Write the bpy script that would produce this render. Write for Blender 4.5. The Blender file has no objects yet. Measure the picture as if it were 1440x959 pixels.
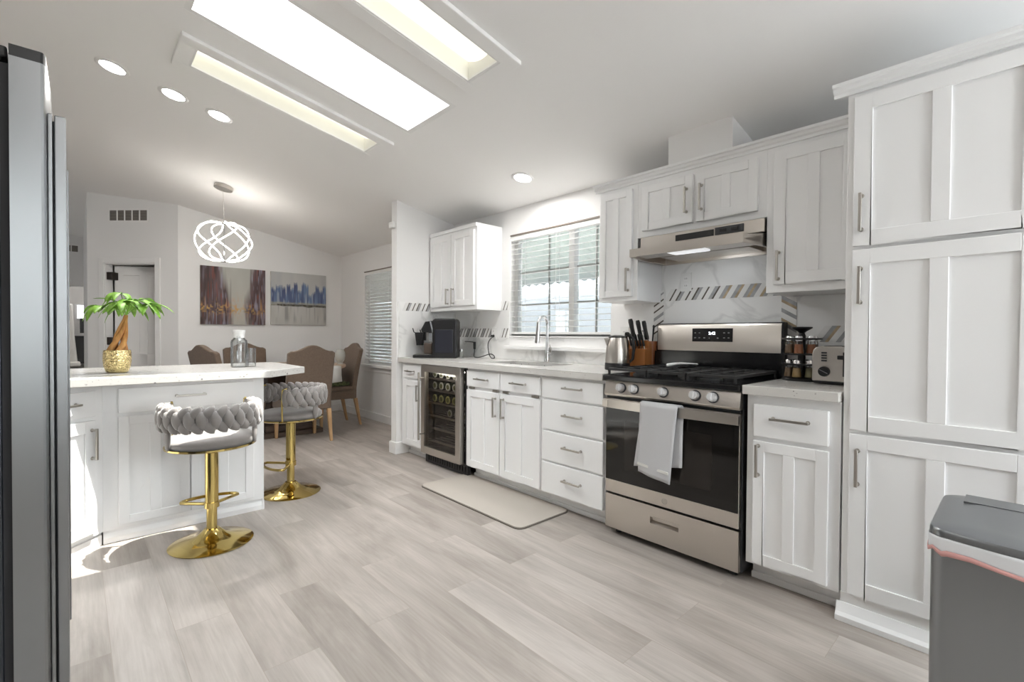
import bpy, bmesh, math, random
from mathutils import Vector, Matrix, Euler

scene = bpy.context.scene
COL = scene.collection
PI = math.pi
random.seed(7)

# ------------------------------------------------------------------ camera
YAW, PITCH, ROLL, FPX = math.radians(47.4646821), math.radians(-0.8163423), math.radians(-0.34566981), 668.03
CAM_H = 1.13
fw = Vector((math.cos(YAW) * math.cos(PITCH), math.sin(YAW) * math.cos(PITCH), math.sin(PITCH)))
rt = Vector((math.sin(YAW), -math.cos(YAW), 0.0))
dn = fw.cross(rt)
rt2 = math.cos(ROLL) * rt + math.sin(ROLL) * dn
dn2 = fw.cross(rt2)
cam_data = bpy.data.cameras.new('camera')
cam = bpy.data.objects.new('camera', cam_data)
COL.objects.link(cam)
m = Matrix.Identity(4)
for i in range(3):
    m[i][0], m[i][1], m[i][2] = rt2[i], -dn2[i], -fw[i]
m.translation = Vector((0, 0, CAM_H))
cam.matrix_world = m
cam_data.sensor_width = 36.0
cam_data.sensor_fit = 'HORIZONTAL'
cam_data.lens = 36.0 * FPX / 1440.0
cam_data.clip_start = 0.02
cam_data.clip_end = 200
scene.camera = cam

# ------------------------------------------------------------------ view, world, sun
scene.view_settings.view_transform = 'Standard'
scene.view_settings.look = 'None'
scene.view_settings.gamma = 1.0
scene.view_settings.use_curve_mapping = False
scene.view_settings.exposure = 1.57
scene.cycles.max_bounces = 14
scene.cycles.diffuse_bounces = 8
scene.cycles.glossy_bounces = 6
scene.cycles.transmission_bounces = 8
scene.cycles.transparent_max_bounces = 24
scene.cycles.caustics_reflective = False
scene.cycles.caustics_refractive = False
scene.cycles.sample_clamp_indirect = 8.0
scene.cycles.use_denoising = True

SKY = 4.0
SUN = 6.0
DOWNLIGHT_W = 4.0
TUBE = 0.33
ZENITH = 2.5
world = bpy.data.worlds.new('sky')
scene.world = world
world.use_nodes = True
bg = world.node_tree.nodes['Background']
bg.inputs['Color'].default_value = (0.93, 0.965, 1.0, 1)
# overcast sky: brighter towards the zenith, bright pale ground below the horizon
_wn, _wl = world.node_tree.nodes, world.node_tree.links
_tc = _wn.new('ShaderNodeTexCoord')
_sx = _wn.new('ShaderNodeSeparateXYZ')
_mr = _wn.new('ShaderNodeMapRange')
_mr.inputs['From Min'].default_value = 0.15
_mr.inputs['From Max'].default_value = 1.0
_mr.inputs['To Min'].default_value = SKY
_mr.inputs['To Max'].default_value = SKY * ZENITH
_wl.new(_tc.outputs['Generated'], _sx.inputs['Vector'])
_wl.new(_sx.outputs['Z'], _mr.inputs['Value'])
_wl.new(_mr.outputs['Result'], bg.inputs['Strength'])
sun_data = bpy.data.lights.new('sun', 'SUN')
sun_data.energy = SUN
sun_data.angle = math.radians(0.6)
sun_data.color = (1.0, 0.96, 0.90)
sun = bpy.data.objects.new('sun', sun_data)
COL.objects.link(sun)
sun.location = (4, -2, 9)
sun.rotation_euler = Vector((-0.38, 0.2, -1.0)).to_track_quat('-Z', 'Y').to_euler()


def portal(name, loc, direction, sx, sy):
    d = bpy.data.lights.new(name, 'AREA')
    d.shape = 'RECTANGLE'
    d.size, d.size_y = sx, sy
    d.cycles.is_portal = True
    o = bpy.data.objects.new(name, d)
    COL.objects.link(o)
    o.location = loc
    o.rotation_euler = Vector(direction).to_track_quat('-Z', 'Z').to_euler()
    return o


# portals sit in the window openings and only guide the sampling of the sky
portal('portal_kitchen_window', (2.99, 2.6, 1.55), (-1, 0, 0), 1.1, 0.9)
portal('portal_dining_window', (2.99, 5.35, 1.34), (-1, 0, 0), 1.4, 1.24)
portal('portal_skylight', (1.035, 2.59, 3.02), (0, 0, -1), 0.5, 1.25)
portal('portal_added_living_window', (-4.42, 8.9, 1.45), (1, 0, 0), 0.9, 0.9)
portal('portal_added_rear_window', (2.0, -1.82, 1.5), (0, 1, 0), 1.5, 1.4)
portal('portal_rear_small_window', (-0.25, -1.82, 1.5), (0, 1, 0), 0.9, 1.4)


# ------------------------------------------------------------------ materials
def new_mat(name):
    mt = bpy.data.materials.new(name)
    mt.use_nodes = True
    return mt, mt.node_tree.nodes, mt.node_tree.links, mt.node_tree.nodes['Principled BSDF']


def mat(name, col, rough=0.5, metal=0.0, bump=None, spec=0.5, coat=0.0, emit=None, estr=1.0, trans=0.0, sheen=0.0, vary=None):
    mt, N, L, p = new_mat(name)
    p.inputs['Base Color'].default_value = (*col, 1)
    p.inputs['Roughness'].default_value = rough
    p.inputs['Metallic'].default_value = metal
    p.inputs['Specular IOR Level'].default_value = spec
    p.inputs['Coat Weight'].default_value = coat
    p.inputs['Transmission Weight'].default_value = trans
    p.inputs['Sheen Weight'].default_value = sheen
    if emit:
        p.inputs['Emission Color'].default_value = (*emit, 1)
        p.inputs['Emission Strength'].default_value = estr
    tc = N.new('ShaderNodeTexCoord')
    if vary:   # (scale, amount): soft mottling of the colour
        nz = N.new('ShaderNodeTexNoise')
        nz.inputs['Scale'].default_value = vary[0]
        nz.inputs['Detail'].default_value = 4
        L.new(tc.outputs['Object'], nz.inputs['Vector'])
        rp = N.new('ShaderNodeValToRGB')
        a = vary[1]
        rp.color_ramp.elements[0].position = 0.3
        rp.color_ramp.elements[1].position = 0.7
        rp.color_ramp.elements[0].color = (*[max(0, c * (1 - a)) for c in col], 1)
        rp.color_ramp.elements[1].color = (*[min(1, c * (1 + a)) for c in col], 1)
        L.new(nz.outputs['Fac'], rp.inputs['Fac'])
        L.new(rp.outputs['Color'], p.inputs['Base Color'])
    if bump:   # (scale, strength) or (scale, strength, stretch vector)
        nz = N.new('ShaderNodeTexNoise')
        nz.inputs['Scale'].default_value = bump[0]
        nz.inputs['Detail'].default_value = 3
        if len(bump) > 2:
            mp = N.new('ShaderNodeMapping')
            mp.inputs['Scale'].default_value = bump[2]
            L.new(tc.outputs['Object'], mp.inputs['Vector'])
            L.new(mp.outputs['Vector'], nz.inputs['Vector'])
        else:
            L.new(tc.outputs['Object'], nz.inputs['Vector'])
        bp = N.new('ShaderNodeBump')
        bp.inputs['Strength'].default_value = bump[1]
        bp.inputs['Distance'].default_value = 0.002
        L.new(nz.outputs['Fac'], bp.inputs['Height'])
        L.new(bp.outputs['Normal'], p.inputs['Normal'])
    return mt


def brushed(name, col, rough, stretch):
    mt, N, L, p = new_mat(name)
    p.inputs['Base Color'].default_value = (*col, 1)
    p.inputs['Metallic'].default_value = 1.0
    tc = N.new('ShaderNodeTexCoord')
    mp = N.new('ShaderNodeMapping')
    mp.inputs['Scale'].default_value = stretch
    nz = N.new('ShaderNodeTexNoise')
    nz.inputs['Scale'].default_value = 6
    nz.inputs['Detail'].default_value = 2
    mr = N.new('ShaderNodeMapRange')
    mr.inputs['To Min'].default_value = rough * 0.94
    mr.inputs['To Max'].default_value = rough * 1.06
    L.new(tc.outputs['Object'], mp.inputs['Vector'])
    L.new(mp.outputs['Vector'], nz.inputs['Vector'])
    L.new(nz.outputs['Fac'], mr.inputs['Value'])
    L.new(mr.outputs['Result'], p.inputs['Roughness'])
    return mt


def thin_glass(name, tint=(1, 1, 1), gloss=0.08, rough=0.0, top=0.75):
    mt, N, L, p = new_mat(name)
    N.remove(p)
    out = N['Material Output']
    tr = N.new('ShaderNodeBsdfTransparent')
    tr.inputs['Color'].default_value = (*tint, 1)
    gl = N.new('ShaderNodeBsdfGlossy')
    gl.inputs['Roughness'].default_value = rough
    lw = N.new('ShaderNodeLayerWeight')
    lw.inputs['Blend'].default_value = 0.25
    mr = N.new('ShaderNodeMapRange')
    mr.inputs['To Min'].default_value = gloss
    mr.inputs['To Max'].default_value = top
    mx = N.new('ShaderNodeMixShader')
    L.new(lw.outputs['Fresnel'], mr.inputs['Value'])
    L.new(mr.outputs['Result'], mx.inputs['Fac'])
    L.new(tr.outputs['BSDF'], mx.inputs[1])
    L.new(gl.outputs['BSDF'], mx.inputs[2])
    L.new(mx.outputs['Shader'], out.inputs['Surface'])
    return mt


def plank_floor():
    mt, N, L, p = new_mat('pale_oak_planks')
    tc = N.new('ShaderNodeTexCoord')
    mp = N.new('ShaderNodeMapping')
    mp.inputs['Rotation'].default_value = (0, 0, -PI / 2)
    mp.inputs['Location'].default_value = (0.31, 0.085 - 0.185, 0)
    L.new(tc.outputs['Object'], mp.inputs['Vector'])
    br = N.new('ShaderNodeTexBrick')
    br.offset = 0.37
    br.offset_frequency = 2
    br.inputs['Color1'].default_value = (0, 0, 0, 1)
    br.inputs['Color2'].default_value = (1, 1, 1, 1)
    br.inputs['Mortar'].default_value = (0.5, 0.5, 0.5, 1)
    br.inputs['Scale'].default_value = 1.0
    br.inputs['Mortar Size'].default_value = 0.0011
    br.inputs['Mortar Smooth'].default_value = 0.2
    br.inputs['Bias'].default_value = 0.0
    br.inputs['Brick Width'].default_value = 1.24
    br.inputs['Row Height'].default_value = 0.185
    L.new(mp.outputs['Vector'], br.inputs['Vector'])
    # per-plank tone
    tone = N.new('ShaderNodeValToRGB')
    cr = tone.color_ramp
    cr.elements[0].position = 0.0
    cr.elements[0].color = (0.375, 0.340, 0.310, 1)
    cr.elements[1].position = 1.0
    cr.elements[1].color = (0.505, 0.47, 0.44, 1)
    e = cr.elements.new(0.5)
    e.color = (0.455, 0.415, 0.38, 1)
    L.new(br.outputs['Color'], tone.inputs['Fac'])
    # long soft grain, shifted from plank to plank
    off = N.new('ShaderNodeVectorMath')
    off.operation = 'MULTIPLY'
    off.inputs[1].default_value = (7.3, 3.1, 5.7)
    L.new(br.outputs['Color'], off.inputs[0])
    add = N.new('ShaderNodeVectorMath')
    add.operation = 'ADD'
    L.new(tc.outputs['Object'], add.inputs[0])
    L.new(off.outputs['Vector'], add.inputs[1])
    sc = N.new('ShaderNodeMapping')
    sc.inputs['Scale'].default_value = (5.0, 0.8, 1)
    L.new(add.outputs['Vector'], sc.inputs['Vector'])
    g1 = N.new('ShaderNodeTexNoise')
    g1.inputs['Scale'].default_value = 1.5
    g1.inputs['Detail'].default_value = 5
    g1.inputs['Roughness'].default_value = 0.6
    g1.inputs['Distortion'].default_value = 0.6
    L.new(sc.outputs['Vector'], g1.inputs['Vector'])
    r1 = N.new('ShaderNodeValToRGB')
    r1.color_ramp.elements[0].position = 0.32
    r1.color_ramp.elements[0].color = (0.72, 0.70, 0.685, 1)
    r1.color_ramp.elements[1].position = 0.62
    r1.color_ramp.elements[1].color = (1.06, 1.05, 1.05, 1)
    L.new(g1.outputs['Fac'], r1.inputs['Fac'])
    sc2 = N.new('ShaderNodeMapping')
    sc2.inputs['Scale'].default_value = (60.0, 2.2, 1)
    L.new(add.outputs['Vector'], sc2.inputs['Vector'])
    g2 = N.new('ShaderNodeTexNoise')
    g2.inputs['Scale'].default_value = 2.0
    g2.inputs['Detail'].default_value = 6
    L.new(sc2.outputs['Vector'], g2.inputs['Vector'])
    r2 = N.new('ShaderNodeValToRGB')
    r2.color_ramp.elements[0].position = 0.3
    r2.color_ramp.elements[0].color = (0.90, 0.89, 0.88, 1)
    r2.color_ramp.elements[1].position = 0.7
    r2.color_ramp.elements[1].color = (1.03, 1.03, 1.03, 1)
    L.new(g2.outputs['Fac'], r2.inputs['Fac'])
    m1 = N.new('ShaderNodeMixRGB')
    m1.blend_type = 'MULTIPLY'
    m1.inputs['Fac'].default_value = 1
    L.new(tone.outputs['Color'], m1.inputs['Color1'])
    L.new(r1.outputs['Color'], m1.inputs['Color2'])
    m2 = N.new('ShaderNodeMixRGB')
    m2.blend_type = 'MULTIPLY'
    m2.inputs['Fac'].default_value = 1
    L.new(m1.outputs['Color'], m2.inputs['Color1'])
    L.new(r2.outputs['Color'], m2.inputs['Color2'])
    m3 = N.new('ShaderNodeMixRGB')
    m3.inputs['Color2'].default_value = (0.36, 0.31, 0.27, 1)
    L.new(br.outputs['Fac'], m3.inputs['Fac'])
    L.new(m2.outputs['Color'], m3.inputs['Color1'])
    L.new(m3.outputs['Color'], p.inputs['Base Color'])
    p.inputs['Roughness'].default_value = 0.42
    p.inputs['Specular IOR Level'].default_value = 0.4
    bp = N.new('ShaderNodeBump')
    bp.inputs['Strength'].default_value = 0.15
    bp.inputs['Distance'].default_value = 0.002
    inv = N.new('ShaderNodeMath')
    inv.operation = 'SUBTRACT'
    inv.inputs[0].default_value = 1.0
    L.new(br.outputs['Fac'], inv.inputs[1])
    L.new(inv.outputs['Value'], bp.inputs['Height'])
    L.new(bp.outputs['Normal'], p.inputs['Normal'])
    return mt


def speckle_quartz():
    mt, N, L, p = new_mat('speckled_quartz')
    tc = N.new('ShaderNodeTexCoord')

    def specks(scale, thr, colr, prev):
        v = N.new('ShaderNodeTexVoronoi')
        v.inputs['Scale'].default_value = scale
        v.inputs['Randomness'].default_value = 1
        L.new(tc.outputs['Object'], v.inputs['Vector'])
        sep = N.new('ShaderNodeSeparateColor')
        L.new(v.outputs['Color'], sep.inputs['Color'])
        # only some cells carry a chip, each of its own size
        rad = N.new('ShaderNodeMapRange')
        rad.inputs['From Min'].default_value = thr
        rad.inputs['From Max'].default_value = 1.0
        rad.inputs['To Min'].default_value = 0.0
        rad.inputs['To Max'].default_value = 0.42
        L.new(sep.outputs['Red'], rad.inputs['Value'])
        lt = N.new('ShaderNodeMath')
        lt.operation = 'LESS_THAN'
        L.new(v.outputs['Distance'], lt.inputs[0])
        L.new(rad.outputs['Result'], lt.inputs[1])
        mx = N.new('ShaderNodeMixRGB')
        mx.inputs['Color2'].default_value = (*colr, 1)
        L.new(lt.outputs['Value'], mx.inputs['Fac'])
        if prev is None:
            mx.inputs['Color1'].default_value = (0.62, 0.605, 0.58, 1)
        else:
            L.new(prev, mx.inputs['Color1'])
        return mx.outputs['Color']
    c = specks(95, 0.25, (0.56, 0.545, 0.52), None)
    c = specks(85, 0.80, (0.42, 0.40, 0.385), c)
    c = specks(62, 0.90, (0.20, 0.19, 0.19), c)
    L.new(c, p.inputs['Base Color'])
    p.inputs['Roughness'].default_value = 0.22
    return mt


def marble():
    mt, N, L, p = new_mat('white_marble')
    tc = N.new('ShaderNodeTexCoord')
    nz = N.new('ShaderNodeTexNoise')
    nz.inputs['Scale'].default_value = 1.6
    nz.inputs['Detail'].default_value = 7
    nz.inputs['Distortion'].default_value = 1.4
    L.new(tc.outputs['Object'], nz.inputs['Vector'])
    rp = N.new('ShaderNodeValToRGB')
    cr = rp.color_ramp
    cr.elements[0].position = 0.0
    cr.elements[0].color = (0.87, 0.875, 0.88, 1)
    cr.elements[1].position = 1.0
    cr.elements[1].color = (0.87, 0.875, 0.88, 1)
    for pos, c in ((0.475, 0.865), (0.5, 0.72), (0.525, 0.865)):
        e = cr.elements.new(pos)
        e.color = (c, c * 0.995, c * 0.985, 1)
    L.new(nz.outputs['Fac'], rp.inputs['Fac'])
    L.new(rp.outputs['Color'], p.inputs['Base Color'])
    p.inputs['Roughness'].default_value = 0.32
    return mt


def color_attr_mat(name, rough=0.6):
    mt, N, L, p = new_mat(name)
    a = N.new('ShaderNodeVertexColor')
    a.layer_name = 'paint'
    L.new(a.outputs['Color'], p.inputs['Base Color'])
    p.inputs['Roughness'].default_value = rough
    return mt


def wood(name, c1, c2, rough=0.4, scale=(30, 3, 3)):
    mt, N, L, p = new_mat(name)
    tc = N.new('ShaderNodeTexCoord')
    mp = N.new('ShaderNodeMapping')
    mp.inputs['Scale'].default_value = scale
    nz = N.new('ShaderNodeTexNoise')
    nz.inputs['Scale'].default_value = 2.0
    nz.inputs['Detail'].default_value = 5
    rp = N.new('ShaderNodeValToRGB')
    rp.color_ramp.elements[0].position = 0.35
    rp.color_ramp.elements[0].color = (*c1, 1)
    rp.color_ramp.elements[1].position = 0.65
    rp.color_ramp.elements[1].color = (*c2, 1)
    L.new(tc.outputs['Object'], mp.inputs['Vector'])
    L.new(mp.outputs['Vector'], nz.inputs['Vector'])
    L.new(nz.outputs['Fac'], rp.inputs['Fac'])
    L.new(rp.outputs['Color'], p.inputs['Base Color'])
    p.inputs['Roughness'].default_value = rough
    return mt


def hammered(name, col):
    mt, N, L, p = new_mat(name)
    p.inputs['Base Color'].default_value = (*col, 1)
    p.inputs['Metallic'].default_value = 1
    p.inputs['Roughness'].default_value = 0.16
    tc = N.new('ShaderNodeTexCoord')
    mp = N.new('ShaderNodeMapping')
    mp.inputs['Scale'].default_value = (1, 1, 1.5)
    v = N.new('ShaderNodeTexVoronoi')
    v.feature = 'SMOOTH_F1'
    v.inputs['Scale'].default_value = 95
    bp = N.new('ShaderNodeBump')
    bp.inputs['Strength'].default_value = 1.0
    bp.inputs['Distance'].default_value = 0.006
    L.new(tc.outputs['Object'], mp.inputs['Vector'])
    L.new(mp.outputs['Vector'], v.inputs['Vector'])
    L.new(v.outputs['Distance'], bp.inputs['Height'])
    L.new(bp.outputs['Normal'], p.inputs['Normal'])
    return mt


M = dict(
    cab=mat('white_cabinet_paint', (0.88, 0.882, 0.885), 0.32, bump=(60, 0.04)),
    wall=mat('wall_paint', (0.84, 0.835, 0.83), 0.6, bump=(120, 0.10)),
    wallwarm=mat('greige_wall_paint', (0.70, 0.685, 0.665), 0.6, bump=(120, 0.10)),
    ceil=mat('ceiling_paint', (0.92, 0.912, 0.905), 0.7, bump=(90, 0.15)),
    trim=mat('trim_paint', (0.86, 0.855, 0.85), 0.35, bump=(60, 0.03)),
    floor=plank_floor(), quartz=speckle_quartz(), marble=marble(),
    steel=brushed('brushed_steel', (0.58, 0.545, 0.505), 0.30, (1, 1, 40)),
    steelh=brushed('brushed_steel_horizontal', (0.59, 0.55, 0.505), 0.30, (1, 1, 60)),
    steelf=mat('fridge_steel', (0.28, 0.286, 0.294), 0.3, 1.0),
    steelbin=brushed('bin_steel', (0.29, 0.305, 0.32), 0.30, (60, 60, 1)),
    nickel=brushed('satin_nickel', (0.50, 0.475, 0.44), 0.3, (4, 4, 4)),
    chrome=mat('chrome', (0.82, 0.82, 0.83), 0.06, 1.0),
    knob=mat('bright_knob', (0.86, 0.86, 0.87), 0.22, 0.55),
    gold=mat('polished_gold', (0.60, 0.46, 0.17), 0.10, 1.0),
    hammer=hammered('hammered_gold', (0.85, 0.68, 0.34)),
    black=mat('black_plastic', (0.012, 0.012, 0.013), 0.35),
    blackg=mat('black_enamel', (0.008, 0.008, 0.009), 0.12),
    iron=mat('cast_iron', (0.015, 0.015, 0.016), 0.55, bump=(200, 0.3)),
    ovenglass=mat('dark_oven_glass', (0.010, 0.009, 0.008), 0.05, spec=0.35),
    darkgrey=mat('charcoal_grey', (0.045, 0.047, 0.052), 0.4),
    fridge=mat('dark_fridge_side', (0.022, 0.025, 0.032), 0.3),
    rubber=mat('black_rubber', (0.02, 0.02, 0.022), 0.7),
    white=mat('white_plastic', (0.82, 0.82, 0.81), 0.35),
    bag=mat('thin_white_liner', (0.80, 0.82, 0.85), 0.4, bump=(25, 0.6)),
    bagred=mat('pink_red_drawstring', (0.78, 0.42, 0.40), 0.45, vary=(9, 0.3)),
    velvet=mat('grey_velvet', (0.235, 0.215, 0.205), 0.75, sheen=0.6, bump=(250, 0.15), vary=(14, 0.10)),
    linen=mat('brown_linen', (0.165, 0.118, 0.086), 0.85, sheen=0.15, bump=(400, 0.4), vary=(60, 0.12)),
    towel=mat('grey_terry_cloth', (0.56, 0.56, 0.575), 0.95, bump=(500, 0.8), sheen=0.3),
    mat=mat('beige_foam_mat', (0.44, 0.40, 0.355), 0.6, bump=(160, 0.35)),
    matedge=mat('mat_edge', (0.16, 0.14, 0.12), 0.7),
    legwood=wood('light_oak_legs', (0.42, 0.25, 0.12), (0.52, 0.33, 0.17), 0.45, (20, 20, 2)),
    tablewood=wood('pale_table_wood', (0.46, 0.31, 0.20), (0.58, 0.42, 0.29), 0.35, (3, 20, 3)),
    darkwood=wood('dark_table_base', (0.055, 0.035, 0.025), (0.09, 0.058, 0.04), 0.5, (4, 4, 20)),
    blockwood=wood('orange_brown_wood', (0.34, 0.125, 0.035), (0.42, 0.165, 0.05), 0.35, (30, 4, 4)),
    crockwood=wood('red_brown_wood', (0.22, 0.07, 0.025), (0.30, 0.10, 0.035), 0.35, (30, 4, 4)),
    trunk=wood('plant_trunk', (0.40, 0.17, 0.05), (0.62, 0.32, 0.10), 0.7, (30, 30, 5)),
    leaf=mat('fresh_green_leaf', (0.20, 0.40, 0.045), 0.45, vary=(30, 0.35)),
    soil=mat('potting_soil', (0.05, 0.035, 0.025), 0.9, bump=(80, 1.0)),
    glass=thin_glass('clear_glass', (0.985, 0.99, 0.99), 0.05),
    bottleglass=thin_glass('carafe_glass', (0.95, 0.96, 0.965), 0.08),
    pane=thin_glass('window_glass', (0.97, 0.985, 0.98), 0.04),
    darkglass=thin_glass('smoked_glass', (0.72, 0.70, 0.68), 0.008, top=0.22),
    cooler_in=mat('cooler_interior', (0.015, 0.015, 0.015), 0.5),
    wine=mat('dark_green_bottle', (0.02, 0.03, 0.018), 0.08),
    wine2=mat('olive_bottle', (0.09, 0.10, 0.03), 0.08),
    foil=mat('bottle_foot_glass', (0.46, 0.47, 0.43), 0.25),
    foilg=mat('olive_bottle_foot', (0.40, 0.40, 0.16), 0.2),
    blind=mat('white_blind_slat', (0.83, 0.83, 0.815), 0.4, bump=(60, 0.05)),
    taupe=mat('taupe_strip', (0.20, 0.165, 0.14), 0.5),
    vinyl=mat('white_vinyl_frame', (0.80, 0.80, 0.80), 0.3),
    grid=mat('grey_window_grid', (0.42, 0.43, 0.42), 0.4),
    lamp=mat('lamp_lens', (1, 1, 1), 0.5, emit=(1.0, 0.985, 0.95), estr=7.0),
    tube=mat('cream_light_lens', (0.9, 0.88, 0.76), 0.5, emit=(1.0, 0.98, 0.90), estr=TUBE),
    well=mat('cream_well', (0.86, 0.855, 0.81), 0.5),
    led=mat('white_led_strip', (1, 1, 1), 0.4, emit=(1.0, 0.95, 0.87), estr=6.0),
    display=mat('lit_display', (0.9, 0.95, 1), 0.4, emit=(0.85, 0.93, 1.0), estr=1.6),
    icon=mat('grey_panel_icons', (0.28, 0.28, 0.28), 0.4),
    sandy=mat('mustard_pattern_cushion', (0.09, 0.11, 0.045), 0.9, vary=(45, 0.7)),
    stone_white=mat('white_tile', (0.84, 0.835, 0.82), 0.2),
    stone_grey=mat('grey_tile', (0.40, 0.40, 0.41), 0.2, vary=(30, 0.15)),
    stone_dark=mat('dark_brown_tile', (0.13, 0.115, 0.10), 0.15, vary=(30, 0.2)),
    stone_tan=mat('tan_tile', (0.47, 0.37, 0.25), 0.2, vary=(30, 0.2)),
    spice1=mat('ochre_spice', (0.46, 0.30, 0.12), 0.9, bump=(300, 0.8)),
    spice2=mat('paprika_spice', (0.44, 0.16, 0.07), 0.9, bump=(300, 0.8)),
    spice3=mat('brown_spice', (0.20, 0.125, 0.07), 0.9, bump=(300, 0.8)),
    spice4=mat('pale_green_spice', (0.36, 0.33, 0.18), 0.9, bump=(300, 0.8)),
    screen=mat('grey_blue_panel', (0.03, 0.031, 0.04), 0.15, spec=0.3),
    milk=mat('brown_tinted_carafe', (0.10, 0.075, 0.06), 0.15),
    siding=mat('neighbour_siding', (0.52, 0.54, 0.58), 0.7, bump=(2, 0.3, (1, 1, 30))),
    ground=mat('pale_concrete', (0.60, 0.59, 0.57), 0.9, vary=(3, 0.06)),
    paint=color_attr_mat('painted_canvas'),
    canvas=mat('canvas_edge', (0.55, 0.52, 0.48), 0.8),
    slot=mat('dark_vent_slot', (0.12, 0.105, 0.095), 0.7),
    bronze=mat('aged_bronze', (0.05, 0.04, 0.035), 0.4, 0.6),
    vase=mat('frosted_grey_glass', (0.42, 0.42, 0.39), 0.25),
    cloth=mat('white_cloth', (0.72, 0.71, 0.68), 0.9, bump=(300, 0.3)),
)
# corrugated awning lets daylight through
_mt, _N, _L, _p = new_mat('translucent_awning')
_tr = _N.new('ShaderNodeBsdfTranslucent')
_tr.inputs['Color'].default_value = (0.20, 0.212, 0.20, 1)
_mx = _N.new('ShaderNodeMixShader')
_mx.inputs['Fac'].default_value = 0.6
_p.inputs['Base Color'].default_value = (0.78, 0.80, 0.77, 1)
_L.new(_p.outputs['BSDF'], _mx.inputs[1])
_L.new(_tr.outputs['BSDF'], _mx.inputs[2])
_L.new(_mx.outputs['Shader'], _N['Material Output'].inputs['Surface'])
M['awning'] = _mt


# ------------------------------------------------------------------ mesh helpers
def world_loc(o):
    v = Vector((0, 0, 0))
    while o is not None:
        v += o.location
        o = o.parent
    return v


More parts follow.
